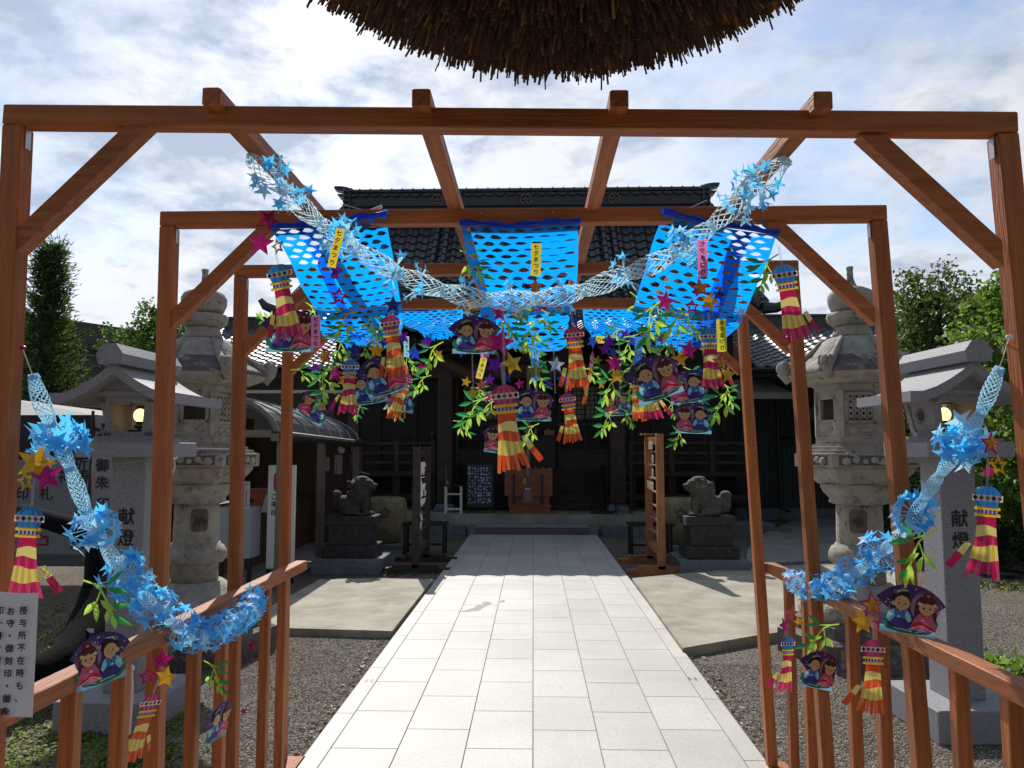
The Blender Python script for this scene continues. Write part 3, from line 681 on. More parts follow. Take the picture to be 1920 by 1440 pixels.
    for k in (1, 3, 5):
        m = mb(M('painted hollow shade', (.04, .035, .03), .9))  # flat dark sheet, the shade of an open lattice put into its colour
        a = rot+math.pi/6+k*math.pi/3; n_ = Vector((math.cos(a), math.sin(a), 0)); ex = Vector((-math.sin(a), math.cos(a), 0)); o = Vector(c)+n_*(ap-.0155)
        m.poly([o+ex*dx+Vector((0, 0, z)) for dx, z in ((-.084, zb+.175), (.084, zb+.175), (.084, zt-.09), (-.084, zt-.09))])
        m.build('lattice_shade', fbo)
    # roof
    m = mb(STONE, True)
    def rf(a, r, z):
        h = hexr(a, 6, rot); f = min(1, max(0, (r-.2)/.3)); k = lerp(1.0, h/ math.cos(math.pi/6)*.93, f)
        return k*(1-.03*f*(1 if abs(((a-rot) % (math.pi/3))-0) < .12 else 0))
    prof_ = [(.24, 1.985), (.34, 1.99), (.455, 2.035), (.475, 2.06), (.47, 2.085), (.42, 2.11), (.36, 2.145), (.31, 2.19), (.265, 2.25), (.215, 2.32), (.17, 2.345), (.13, 2.35)]
    m.lathe(prof_, c, 72, rot, rf)
    roof = m.build('roof', t)
    m = mb(STONED, True); band = [(.478, 2.062), (.475, 2.088), (.427, 2.113), (.365, 2.15), (.318, 2.195)]
    m.lathe(band, c, 72, rot, rf, cap=False); o_ = m.build('weathered_band', roof)
    m = mb(STONE, True)
    for k in range(6):
        a = rot+k*math.pi/3; n_ = Vector((math.cos(a), math.sin(a), 0)); ex = Vector((-math.sin(a), math.cos(a), 0))
        m.tube([Vector(c)+n_*.20+Vector((0, 0, 2.335)), Vector(c)+n_*.28+Vector((0, 0, 2.25)), Vector(c)+n_*.37+Vector((0, 0, 2.165)), Vector(c)+n_*.46+Vector((0, 0, 2.12)), Vector(c)+n_*.50+Vector((0, 0, 2.08)), Vector(c)+n_*.46+Vector((0, 0, 2.015))], [.018, .022, .03, .045, .05, .03], seg=8)
        MX = Matrix((ex, n_, Vector((0, 0, 1)))).transposed().to_4x4(); MX.translation = Vector(c)+n_*.50+Vector((0, 0, 2.125))
        m.ell((0, 0, 0), (.03, .055, .055), MX, 12, 8); m.ell((.035, 0, 0), (.012, .03, .03), MX, 10, 6); m.ell((-.035, 0, 0), (.012, .03, .03), MX, 10, 6)
        for dx in (-.035, 0, .035): m.ell((dx, -.01, .035), (.02, .03, .022), MX, 8, 6)
    m.build('corner_scroll', roof)
    m = mb(STONE, True); m.lathe([(.15, 2.35), (.14, 2.38), (.125, 2.42), (.12, 2.44)], c, 32); m.lathe([(.13, 2.44), (.165, 2.47), (.175, 2.51), (.168, 2.535), (.13, 2.54)], c, 60, 0, lambda a, r, z: 1+.05*abs(math.cos(6*a)))
    m.lathe([(.12, 2.54), (.145, 2.56), (.167, 2.62), (.168, 2.665), (.15, 2.70), (.105, 2.725), (.05, 2.74), (.034, 2.77), (.024, 2.81), (.022, 2.87), (.026, 2.88), (.026, 2.895)], c, 40)
    m.build('finial', t)
    return t
tall_lantern(-2.54, 5.80, 'tall weathered stone lantern standing left of the path beside the white hut sign', ('text', .12), R(14), 0)
tall_lantern(2.42, 5.85, 'tall weathered stone lantern standing right of the path with dark stained roof', ('star', -.05), R(46), 0)

# ------------------------------------------------------------ small granite lanterns with lamps
LAMP = M('warm lamp glass', (1, .8, .45), .4, emit=(1.0, .62, .22, 2.6))
def small_lantern(x, y, rz, label):
    t = root('granite_lantern', (x, y, 0), label, 'granite lantern', 'pair of square granite lanterns'); MX = Matrix.Translation((x, y, 0)) @ Matrix.Rotation(rz, 4, 'Z')
    m = mb(GRAN); m.box((-.265, -.27, 0), (.265, .27, .17), MX, bev=.006); m.build('base', t)
    m = mb(GRAN); m.box((-.098, -.098, .17), (.098, .098, 1.46), MX, bev=.004); pl = m.build('pillar', t)
    m = mb(BLACK); f = MX @ Vector((0.0, -.0995, 1.13)); ex = MX.to_3x3() @ Vector((1, 0, 0)); write_col(m, '献燈', f, ex, (0, 0, 1), .098, pitch=.118, bold=.0022); m.build('inscription', pl)
    m = mb(GRAN); m.box((-.235, -.235, 1.46), (.235, .235, 1.545), MX, bev=.006); m.box((-.20, -.20, 1.5455), (.20, .20, 1.562), MX); m.box((-.17, -.17, 1.5625), (.17, .17, 1.578), MX); m.build('cap', t)
    m = mb(GRAN); b_, t_ = .125, .155; z0, z1 = 1.578, 1.80
    def ring(w0, w1, zz0, zz1, th):
        for s in (-1, 1):
            for ax in (0, 1):
                pts = [(-w0, s*w0, zz0), (w0, s*w0, zz0), (w1, s*w1, zz1), (-w1, s*w1, zz1)]; inn = [(-w0, s*(w0-th), zz0), (w0, s*(w0-th), zz0), (w1, s*(w1-th), zz1), (-w1, s*(w1-th), zz1)]
                if ax: pts = [(b, a, c_) for a, b, c_ in pts]; inn = [(b, a, c_) for a, b, c_ in inn]
                m.add(pts+inn, [(0, 1, 2, 3), (7, 6, 5, 4), (0, 4, 5, 1), (3, 2, 6, 7), (1, 5, 6, 2), (0, 3, 7, 4)], MX)
    ring(b_, .128, z0, z0+.025, .03); ring(.150, t_, z1-.035, z1, .03)
    for sx in (-1, 1):
        for sy in (-1, 1):
            a = [(sx*b_, sy*b_), (sx*(b_-.045), sy*b_), (sx*(b_-.045), sy*(b_-.045)), (sx*b_, sy*(b_-.045))]; c_ = [(sx*.150, sy*.150), (sx*.105, sy*.150), (sx*.105, sy*.105), (sx*.150, sy*.105)]
            m.add([(p[0], p[1], z0+.025) for p in a]+[(p[0], p[1], z1-.035) for p in c_], [(0, 1, 5, 4), (1, 2, 6, 5), (2, 3, 7, 6), (3, 0, 4, 7)], MX)
    for sx in (-1, 1):       # side panels with crest rings
        m.add([(sx*.118, -.09, z0+.02), (sx*.118, .09, z0+.02), (sx*.143, .11, z1-.03), (sx*.143, -.11, z1-.03)], [(0, 1, 2, 3)], MX)
    fb = m.build('fire_box', t)
    for sx in (-1, 1):
        m = mb(M('engraved dark', (.08, .06, .05), .8))
        for i in range(16):
            a0, a1 = 2*math.pi*i/16, 2*math.pi*(i+1)/16
            q = [(sx*.1395, .045*math.cos(a), 1.69+.045*math.sin(a)) for a in (a0, a1)]+[(sx*.1395, .040*math.cos(a), 1.69+.040*math.sin(a)) for a in (a1, a0)]; m.add(q, [(0, 1, 2, 3)], MX)
        for i in range(5):
            a = 2*math.pi*i/5+.3; m.ell((sx*.139, .02*math.cos(a), 1.69+.02*math.sin(a)), (.003, .012, .012), MX, 8, 5)
        m.build('crest', fb)
    lp = mb(LAMP, True); lp.ell((0.0, .0, 1.70), (.036, .036, .040), MX, 16, 10); lp.use(BLACK); lp.smooth = False; lp.lathe([(.028, 1.625), (.03, 1.64), (.018, 1.648), (.02, 1.665)], MX @ Vector((0, 0, 0)), 14); lp.box((-.05, -.03, 1.60), (.05, .03, 1.618), MX); lp.use(WHITEP); lp.box((-.02, .06, 1.6), (.05, .066, 1.74), MX); lp.build('lamp', t)
    # curved gable roof
    m = mb(GRAN); n = 10; top = []; bot = []
    for i in range(n+1):
        u = i/n*2-1; a = abs(u); z = 1.985-.225*(a**.75)*1.0+.05*a**5; X = u*.352
        top.append((X, z)); bot.append((X, z-(.055 if a > .15 else .07)))
    outl = top+bot[::-1]
    front = [MX @ Vector((p[0], -.30, p[1])) for p in outl]; back = [MX @ Vector((p[0], .30, p[1])) for p in outl]
    b0 = len(m.v); m.v += front+back; nn_ = len(outl)
    for i in range(n): m.face([b0+i, b0+i+1, b0+nn_-2-i, b0+nn_-1-i]); m.face([b0+nn_+i+1, b0+nn_+i, b0+nn_+nn_-1-i, b0+nn_+nn_-2-i])
    for i in range(nn_): m.face([b0+i, b0+nn_+i, b0+nn_+(i+1) % nn_, b0+(i+1) % nn_])
    m.box((-.155, -.20, 1.80), (.155, .20, 1.826), MX)
    m.prism([(-.15, 1.826), (.15, 1.826), (0, 1.93)], 'y', -.19, .19, MX)
    rf_ = normals_fix(m.build('roof', t))
    m = mb(GRAN); m.prism([(-.062, 1.965), (.062, 1.965), (.075, 2.02), (.035, 2.075), (-.035, 2.075), (-.075, 2.02)], 'y', -.34, .34, MX); normals_fix(m.build('ridge_stone', rf_))
    return t
small_lantern(-2.28, 4.40, R(-1), 'square granite lantern with lit bulb on the left, in front of the white tent')
small_lantern(2.315, 4.40, R(3), 'square granite lantern with lit bulb on the right, in front of leafy trees')

# ------------------------------------------------------------ courtyard objects
def top(name, m, loc, label, cat, group=None, kind=None):
    return tag(m.build(name, loc=loc), label, cat, group, kind)
def remesh(o, vox, smooth=True):
    md = o.modifiers.new('r', 'REMESH'); md.mode = 'VOXEL'; md.voxel_size = vox
    sm = o.modifiers.new('s', 'SMOOTH'); sm.iterations = 3
    me = bpy.data.meshes.new_from_object(o.evaluated_get(bpy.context.evaluated_depsgraph_get()))
    mats = [m for m in o.data.materials]; o.modifiers.clear(); o.data = me
    if not me.materials: [me.materials.append(m) for m in mats]
    for p_ in me.polygons: p_.use_smooth = smooth
    return o
# guardian lion-dogs
def lion(x, y, s, label, mat, matp):
    t = root('guardian_statue', (x, y, 0), label, 'statue', 'pair of stone guardian lion statues')
    d = s                                              # faces the path: +1 looks to +x
    b = mb(mat)
    zb = .95
    parts = [((-.05*d, 0, zb+.13), (.20, .13, .13)), ((-.10*d, 0, zb+.20), (.15, .125, .15)), ((.04*d, 0, zb+.30), (.13, .12, .20)), ((.10*d, 0, zb+.40), (.12, .125, .15)),
             ((.13*d, 0, zb+.54), (.13, .125, .115)), ((.22*d, 0, zb+.505), (.075, .085, .065)), ((.05*d, 0, zb+.50), (.13, .14, .13)), ((.20*d, 0, zb+.575), (.05, .09, .035)),
             ((-.02*d, .11, zb+.09), (.13, .055, .09)), ((-.02*d, -.11, zb+.09), (.13, .055, .09)), ((.10*d, .12, zb+.03), (.07, .045, .03)), ((.10*d, -.12, zb+.03), (.07, .045, .03)),
             ((.16*d, .07, zb+.2), (.045, .045, .2)), ((.16*d, -.07, zb+.2), (.045, .045, .2)), ((.19*d, .07, zb+.03), (.075, .05, .035)), ((.19*d, -.07, zb+.03), (.075, .05, .035)),
             ((-.235*d, 0, zb+.22), (.06, .08, .17)), ((-.23*d, 0, zb+.36), (.075, .09, .08)), ((-.20*d, .05, zb+.29), (.05, .05, .07)),
             ((.07*d, .12, zb+.60), (.03, .025, .045)), ((.07*d, -.12, zb+.60), (.03, .025, .045)), ((.27*d, 0, zb+.53), (.035, .05, .03)), ((.22*d, 0, zb+.445), (.06, .07, .025)), ((.20*d, .075, zb+.60), (.03, .03, .025)), ((.20*d, -.075, zb+.60), (.03, .03, .025)), ((.10*d, 0, zb+.64), (.09, .10, .05))]
    for c, r in parts: b.ell((x+c[0], y+c[1], c[2]), r, None, 14, 10)
    for k in range(26):                                # mane curls
        a = rnd.uniform(-2.6, 2.6); q = rnd.uniform(-.10, .14); b.ell((x+(.02-.06*abs(math.sin(a)))*d+.0, y+.135*math.sin(a), zb+.47+q), (.035, .035, .035), None, 8, 6)
    
    for v_ in b.v: v_.z = .68+(v_.z-.95)*.72; v_.x = x+(v_.x-x)*1.0
    o = b.build('body', t); remesh(o, .012)
    for nm, (hx, hy, z0, z1, mt) in dict(statue_plinth=(.31, .20, .57, .685, matp), pedestal=(.26, .22, .33, .57, matp), lower_pedestal=(.32, .28, .18, .33, matp), concrete_base=(.42, .38, 0, .18, CONCD)).items():
        m = mb(mt); m.box((x-hx, y-hy, z0), (x+hx, y+hy, z1), bev=.008); m.build(nm, t)
    return t
lion(-2.27, 9.75, 1, 'seated dark stone guardian lion on a stepped pedestal left of the path', BSTONE, BSTONE)
lion(2.18, 9.8, -1, 'seated grey stone guardian lion on a stepped pedestal right of the path', M('lichened stone', (.10, .092, .078), .9, var=.4, vscale=12, bump=.5, bscale=45, spots=((.2, .19, .15), 9, .58, .7)), BSTONE)
# stone water jars with a flower crest
def jar(x, y, label, mat):
    t = root('stone_jar', (x, y, 0), label, 'stone jar', 'pair of round stone jars'); m = mb(mat, True)
    m.lathe([(.20, .07), (.25, .10), (.31, .30), (.335, .52), (.335, .68), (.30, .75), (.24, .765), (.22, .74), (.0, .735)], (x, y, 0), 40); m.build('body', t)
    m = mb(CONCD); m.box((x-.40, y-.36, 0), (x+.40, y+.36, .07), bev=.006); m.build('base', t)
    m = mb(M('crest inlay', (.10, .10, .09), .8)); a0 = math.atan2(-y, -x)
    for i in range(5):
        a = math.pi/2+i*2*math.pi/5; du, dz = .058*math.cos(a), .058*math.sin(a); aa = a0+du/.335
        m.ell((0, 0, 0), (.008, .038, .034), Matrix.Translation((x+.333*math.cos(aa), y+.333*math.sin(aa), .55+dz)) @ Matrix.Rotation(aa, 4, 'Z') @ Matrix.Rotation(-a+math.pi/2, 4, 'X'), 10, 6)
    m.build('flower_crest', t)
JM = M('mossy tan stone', (.25, .205, .11), .85, var=.4, vscale=6, bump=.4, bscale=60)
jar(-2.32, 12.1, 'round tan stone jar behind the left guardian statue', JM); jar(2.28, 12.1, 'round tan stone jar behind the right guardian statue', JM)
# black tables
def table(x, y, label):
    t = root('bench', (x, y, 0), label, 'bench', 'pair of low black benches'); m = mb(IRON); m.box((x-.32, y-.17, .42), (x+.32, y+.17, .455)); m.build('seat', t)
    for sx in (-1, 1):
        for sy in (-1, 1): m = mb(IRON); m.box((x+sx*.28-.018, y+sy*.14-.018, 0), (x+sx*.28+.018, y+sy*.14+.018, .42)); m.build('leg', t)
    m = mb(IRON); m.box((x-.262, y-.008, .12), (x+.262, y+.008, .15)); m.build('stretcher', t)
table(-1.57, 11.3, 'low black bench behind the paper strip rack left of the path'); table(1.68, 11.3, 'low black bench behind the wooden plaque rack right of the path')
# racks
def rack(x, y, label, mat, nm, kind):
    t = root(nm, (x, y, 0), label, 'rack'); L2 = .47; H = 1.70 if kind else 1.54
    ys = (y-L2, y+L2)
    for yy in ys:
        m = mb(mat); m.box((x-.045, yy-.045, .06), (x+.045, yy+.045, H), bev=.004); m.build('post', t)
        m = mb(mat); m.box((x-.42, yy-.05, 0), (x+.42, yy+.05, .06)); m.box((x-.28, yy-.045, .0605), (x+.28, yy+.045, .10)); m.build('foot', t)
    m = mb(mat); m.box((x-.03, ys[0]+.046, H-.13), (x+.03, ys[1]-.046, H-.03)); m.build('crossbeam', t); m = mb(mat); m.box((x-.03, ys[0]+.046, .22), (x+.03, ys[1]-.046, .30)); m.build('crossbeam', t)
    if kind:
        m = mb(mat); m.box((x-.10, ys[1]-.12, H+.001), (x+.10, ys[1]+.08, H+.025)); m.build('cap', t)
        for k in range(8): m = mb(mat); z = .45+.17*k; m.box((x-.02, ys[0]+.046, z), (x+.02, ys[1]-.046, z+.02)); m.build('bar', t)
        pm = M('votive plaque', (.42, .33, .22), .7, var=.2, vscale=9)
        for k in range(7):
            for q in range(rnd.choice((1, 3, 4)) if k > 2 else 0):
                m = mb(pm); yy = ys[0]+.1+.17*q+rnd.uniform(0, .03); z = .60+.17*k; xx = x-.045-rnd.uniform(0, .02)
                m.prism([(yy, z-.11), (yy+.13, z-.11), (yy+.13, z-.03), (yy+.065, z-.005), (yy, z-.03)], 'x', xx-.006, xx); m.build('wooden_plaque', t)
    else:
        for k in range(10): m = mb(STEEL); z = .48+.095*k; m.tube([(x, ys[0]+.046, z), (x-.02, y, z-.01), (x, ys[1]-.046, z)], .006, 5); m.build('wire', t)
        m = mb(WHITEP)
        for k in range(150):
            z = .48+.095*rnd.choice(range(10)); w = rnd.uniform(0, 1)**2; 
            if z < .85 and w > .5: continue
            yy = ys[0]+.07+w*.6; xx = x+rnd.uniform(-.02, .02); a = rnd.uniform(-1, 1); l = rnd.uniform(.04, .08)
            m.poly([(xx-.008, yy, z+.01), (xx+.012, yy+.01, z+.012), (xx+.012+a*.02, yy+.012, z-l), (xx-.008+a*.02, yy, z-l-.01)])
        tag(m.build('tied_paper_strips', t), kind='stuff')
    return t
rack(-1.45, 10.05, 'dark rack of tied white fortune paper strips left of the path', DWOOD2, 'paper_strip_rack', 0)
rack(1.55, 10.0, 'orange brown wooden rack of votive plaques right of the path', M('rack timber', (.38, .15, .055), .6, var=.4, vscale=3, bump=.2, bscale=20), 'plaque_rack', 1)

# offering box
t = root('offering_box', (-.06, 14.35, .35), 'reddish brown wooden offering box with round gold emblem at the foot of the stairs', 'offering box')
y0, y1 = 14.2, 14.62
m = mb(BOXW); m.box((-.44, y0-.03, .35), (.31, y1+.03, .47)); m.box((-.46, y0-.05, .4705), (.33, y1+.05, .50)); m.build('plinth', t)
m = mb(BOXW); m.box((-.53, y0, .66), (.35, y1, 1.16), bev=.006); m.box((-.46, y0+.04, .5005), (.29, y1, .66)); m.build('box', t)
for x in (-.36, .16): m = mb(DWOOD2); m.box((x-.022, y0-.03, .501), (x+.022, y0-.001, 1.06)); m.build('batten', t)
m = mb(BOXW)
for k in range(7): m.box((-.5+.13*k, y0+.02, 1.1605), (-.46+.13*k, y1-.02, 1.185))
m.build('grille', t)
m = mb(M('gold leaf', (.75, .45, .08), .35, metal=.8), True); m.ell((-.13, y0-.004, .925), (.06, .008, .06), None, 20, 10)
m.use(BLACK); m.smooth = False
for i in range(3):
    a = .5+i*2.09; m.ell((-.13+.026*math.cos(a), y0-.012, .925+.026*math.sin(a)), (.012, .003, .020), None, 8, 6)
m.build('gold_emblem', t)
# bell rope
t = root('bell_rope', (-.13, 13.9, .55), 'thick twisted bell rope with grey tassel hanging before the offering box', 'bell rope')
def rope(m, pts, r, twist=14, strands=3, seg=6):
    pts = [Vector(p) for p in pts]; res = []
    n = len(pts)
    for s in range(strands):
        q = []; N_ = int(twist*8)
        for i in range(N_+1):
            tt = i/N_*(n-1); k = min(int(tt), n-2); f = tt-k; P = pts[k].lerp(pts[k+1], f); d = (pts[k+1]-pts[k]).normalized(); a_ = d.orthogonal().normalized(); b_ = d.cross(a_)
            an = 2*math.pi*(twist*i/N_+s/strands); q.append(P+(a_*math.cos(an)+b_*math.sin(an))*r*.55)
        m.tube(q, r*.6, seg)
RM = M('hemp rope', (.30, .24, .18), .9, var=.4, vscale=30)
m = mb(RM); rope(m, [(-.08, 13.9, 3.0), (-.10, 13.9, 1.05)], .034, 26); m.build('rope', t)
m = mb(M('rope handle', (.22, .13, .07), .7)); m.box((-.135, 13.87, .82), (-.065, 13.93, 1.05), bev=.01)
m.use(BLACK)
for k in range(5): m.box((-.108, 13.866, .85+.04*k), (-.094, 13.8695, .87+.04*k))
m.build('handle', t)
m = mb(M('grey tassel', (.20, .19, .19), .9, var=.3, vscale=40, stretch=(8, 8, 1)), False); m.lathe([(.10, .57), (.098, .60), (.075, .72), (.05, .80), (.045, .82)], (-.10, 13.9, 0), 30, 0, lambda a, r, z: 1+.12*math.sin(13*a)); m.use(WHITEP); m.lathe([(.052, .80), (.052, .82)], (-.10, 13.9, 0), 16); m.build('tassel', t)
# big dark straw rope sagging under the porch beam
m = mb(M('dark straw rope', (.12, .07, .045), .9, var=.4, vscale=25)); pts = []
for k in range(9):
    a = k/8; x = lerp(-1.85, -.5, a); pts.append((x, 14.1, 3.26-.75*a))
rope(m, pts, .085, 9, 3, 8); top('straw_rope', m, (-1.2, 14.1, 2.9), 'thick dark twisted straw rope slanting down under the porch beam', 'straw rope')
# ladder trolley, stool, broom, sticker board
t = root('step_ladder', (1.6, 14.05, .35), 'dark metal step ladder standing on the platform by the right porch column', 'ladder')
for x in (1.50, 1.76): 
    m = mb(IRON); m.tube([(x, 13.99, .352), (x, 14.05, 1.42), (1.63, 14.05, 1.46)], .012, 6); m.tube([(x, 14.3, .352), (x, 14.1, 1.40)], .010, 6); m.build('rail', t)
for k in range(5): m = mb(IRON); m.box((1.512, 14.0, .5+.2*k), (1.748, 14.12-.01*k, .52+.2*k)); m.build('step', t)
t = root('stool', (-1.47, 14.15, .35), 'white metal framed stool with a broom on it left of the sticker board', 'stool')
for x in (-1.60, -1.32):
    for y in (14.05, 14.27): m = mb(WHITEP); m.box((x-.013, y-.013, .352), (x+.013, y+.013, .845)); m.build('leg', t)
m = mb(WHITEP); 
for z in (.42, .69): m.box((-1.587, 14.04, z), (-1.333, 14.06, z+.02)); m.box((-1.587, 14.26, z), (-1.333, 14.28, z+.02))
m.build('crossbar', t)
m = mb(IRON); m.box((-1.62, 14.03, .8455), (-1.30, 14.29, .87)); m.build('seat', t)
m = mb(M('broom bristle', (.22, .16, .13), .9)); m.tube([(-1.60, 14.1, 1.19), (-1.59, 14.1, .97), (-1.57, 14.1, .90), (-1.55, 14.1, .875)], [.008, .012, .035, .045], 8); top('hand_broom', m, (-1.58, 14.1, .87), 'small brush standing on the white stool', 'brush')
t = root('sticker_board', (-.98, 14.1, .35), 'standing dark board crowded with small round stickers beside the offering box', 'sticker board')
m = mb(M('navy board', (.022, .026, .045), .5)); m.box((-1.19, 14.08, .47), (-.75, 14.11, 1.24)); m.build('board', t)
m = mb(IRON); m.box((-1.215, 14.11, .352), (-1.19, 14.14, 1.24)); m.box((-.75, 14.11, .352), (-.725, 14.14, 1.24)); m.box((-1.2, 14.112, .45), (-.74, 14.14, .469)); m.build('frame', t)
sc_ = [M('sticker '+n, c, .5) for n, c in (('white', (.55, .56, .60)), ('pale blue', (.28, .36, .5)), ('blue', (.08, .15, .35)), ('grey', (.3, .3, .33)), ('violet', (.25, .2, .42)), ('tan', (.40, .24, .16)))]
for i in range(12):
    for jx in range(8):
        cx = -1.165+.053*jx+rnd.uniform(-.012, .012); cz = .56+.056*i+rnd.uniform(-.012, .012)
        if rnd.random() < .1: continue
        m = mb(sc_[0]); m.mats = []; m.use(rnd.choice(sc_[:4] if rnd.random() < .85 else sc_)); r = rnd.uniform(.014, .024)
        if rnd.random() < .7:
            y = 14.0785-rnd.uniform(0, .0004); m.poly([(cx+r*math.cos(a*math.pi/6), y, cz+r*math.sin(a*math.pi/6)) for a in range(12)]); m.use(rnd.choice(sc_)); m.poly([(cx+r*.6*math.cos(a*math.pi/4), y-.0006, cz+r*.6*math.sin(a*math.pi/4)) for a in range(8)])
        else:
            m.poly([(cx-r*1.1, 14.078, cz-r*.7), (cx+r*1.1, 14.078, cz-r*.7), (cx+r*1.1, 14.078, cz+r*.7), (cx-r*1.1, 14.078, cz+r*.7)]); m.use(BLACK); m.poly([(cx-r*.8, 14.0775, cz-r*.15), (cx+r*.8, 14.0775, cz-r*.15), (cx+r*.8, 14.0775, cz+r*.15), (cx-r*.8, 14.0775, cz+r*.15)])
        m.build('sticker', t)

m = mb(IRON)
for k in range(6): m.box((1.05+.07*k, 14.0, .352), (1.09+.07*k, 14.45, .375))
m.box((1.03, 14.1, .3755), (1.47, 14.13, .40)); top('duckboard', m, (1.25, 14.2, .35), 'dark slatted duckboard lying on the stone platform right of the stairs', 'duckboard')

# ------------------------------------------------------------ shrine office hut with arched awning
hut = root('shrine_office', (-3.9, 10.5, 0), 'brown counter hut with arched translucent awning on posts at the left', 'hut')
AL = M('bronze aluminium', (.20, .17, .155), .45, metal=.3)
def arch(a): # a 0..1 from low right edge to the crown
    return (-2.92-1.9*math.sin(a*math.pi/2)*1.0, 1.70+.62*(1-math.cos(a*math.pi/2))*0+.62*math.sin(a*math.pi/2)**.8*1.0)
apts = [arch(k/8) for k in range(9)]
apts = [(-2.80, 1.70), (-2.87, 1.83), (-3.0, 1.94), (-3.18, 2.03), (-3.42, 2.12), (-3.7, 2.18), (-4.05, 2.23), (-4.4, 2.25)]
m = mb(M('smoked polycarbonate', (.085, .085, .09), .3, spec=.8))
for k in range(len(apts)-1):
    (x0, z0), (x1, z1) = apts[k], apts[k+1]; m.add([(x0, 8.35, z0), (x1, 8.35, z1), (x1, 12.4, z1-.07), (x0, 12.4, z0-.07)], [(0, 1, 2, 3)])
m.build('awning_sheet', hut)
for k in range(8):
    y = 8.35+k*4.05/7; dz = -.07*k/7; m = mb(STEEL if k else AL); w = .012 if k else .05; pts = [(x, y-(0 if k else .02), z+dz+.012) for x, z in apts]
    m.tube(pts, w*.8, 5); m.build('awning_rib', hut)
m = mb(AL); m.box((-2.86, 8.33, 1.60), (-2.77, 12.42, 1.68)); m.use(M('black gutter', (.03, .028, .028), .5)); m.tube([(-2.73, 8.33, 1.66), (-2.73, 12.45, 1.60)], .05, 8); m.build('gutter', hut)
m = mb(AL); m.box((-4.6, 8.34, 1.64), (-2.86, 8.42, 1.72)); m.build('tie_beam', hut)
for y in (8.5, 10.1, 12.1): m = mb(AL); m.box((-2.79-.045, y-.045, 0), (-2.79+.045, y+.045, 1.62)); m.build('post', hut)
HW = M('brown panelling', (.11, .065, .04), .6, var=.35, vscale=2.5, stretch=(1, 1, .2)); 
m = mb(HW); m.box((-5.6, 12.3, 0), (-2.95, 12.4, 1.75)); m.box((-4.6, 8.6, 0), (-4.5, 12.3, 2.0)); m.build('wall', hut)
m = mb(HW); m.box((-4.3, 9.2, .0), (-3.55, 12.2, .78)); m.use(DWOOD2); m.box((-4.35, 9.15, .7805), (-3.5, 12.25, .81)); m.build('counter', hut)
PP = M('notice paper', (.55, .55, .57), .8, var=.05, vscale=10)
def notice(pt, w, h, n, parent, cols=3):
    m = mb(PP); x, y, z = pt; m.box((x-w/2, y-.003, z-h/2), (x+w/2, y, z+h/2)); m.use(BLACK)
    for c in range(cols):
        for r in range(n):
            cx = x+w/2-w*(c+.7)/(cols+.4); cz = z+h/2-h*(r+1)/(n+1.2)
            if rnd.random() < .8: m.box((cx-w*.07, y-.004, cz-h*.025), (cx+w*.07, y-.0031, cz+h*.02))
    return m.build('notice', parent)
notice((-3.35, 12.295, 1.28), .17, .21, 7, hut); notice((-3.12, 12.295, 1.27), .12, .3, 9, hut, 2)
m = mb(WHITEP, True); m.ell((-2.98, 11.9, 1.50), (.055, .055, .055), None, 16, 10); m.build('globe_lamp', hut)
m = mb(STEEL); m.tube([(-2.9, 12.1, 1.20), (-2.6, 12.2, 1.12)], .008, 5); m.build('bracket', hut)
t = root('display_box', (-3.5, 8.9, .83), 'orange box of charms on a stand before the hut counter', 'box'); m = mb(M('orange lacquer', (.35, .10, .035), .5)); c = U(476, 930, Y=9.0)
m.box((c.x-.12, 8.9, c.z-.14), (c.x+.14, 9.15, c.z+.04)); m.build('box', t); m = mb(M('orange lacquer', )); m.box((c.x-.06, 8.95, c.z+.0405), (c.x+.16, 9.1, c.z+.09)); m.use(BLACK); m.poly([(c.x+.01+.03*math.cos(a), 8.8995, c.z-.05+.03*math.sin(a)) for a in [i*math.pi/5 for i in range(10)]]); m.build('lid', t)
m = mb(PP); m.poly([(c.x+.13, 8.87, c.z-.18), (c.x+.24, 8.9, c.z-.18), (c.x+.28, 8.9, c.z+.02), (c.x+.19, 8.87, c.z+.03)]); m.build('paper', t)
m = mb(STEEL); m.tube([(c.x+.2, 9.0, .0), (c.x+.2, 9.0, c.z-.14)], .012, 6); m.tube([(c.x-.1, 9.0, .0), (c.x-.1, 9.0, c.z-.14)], .012, 6); m.build('stand', t)
t = root('display_case', (-3.9, 8.6, 0), 'white cabinet with notices beside the left stone lantern', 'cabinet'); m = mb(M('pale cabinet', (.42, .43, .46), .6)); c = U(425, 960, Y=8.6); d_ = U(470, 1000, Y=8.6)
m.box((c.x-.1, 8.6, .30), (d_.x, 8.9, c.z+.05)); m.build('cabinet', t); notice((d_.x-.09, 8.597, 1.0), .14, .3, 9, t, 2)
for x in (c.x-.06, d_.x-.02): m = mb(IRON); m.box((x-.02, 8.62, 0), (x+.02, 8.66, .30)); m.build('leg', t)

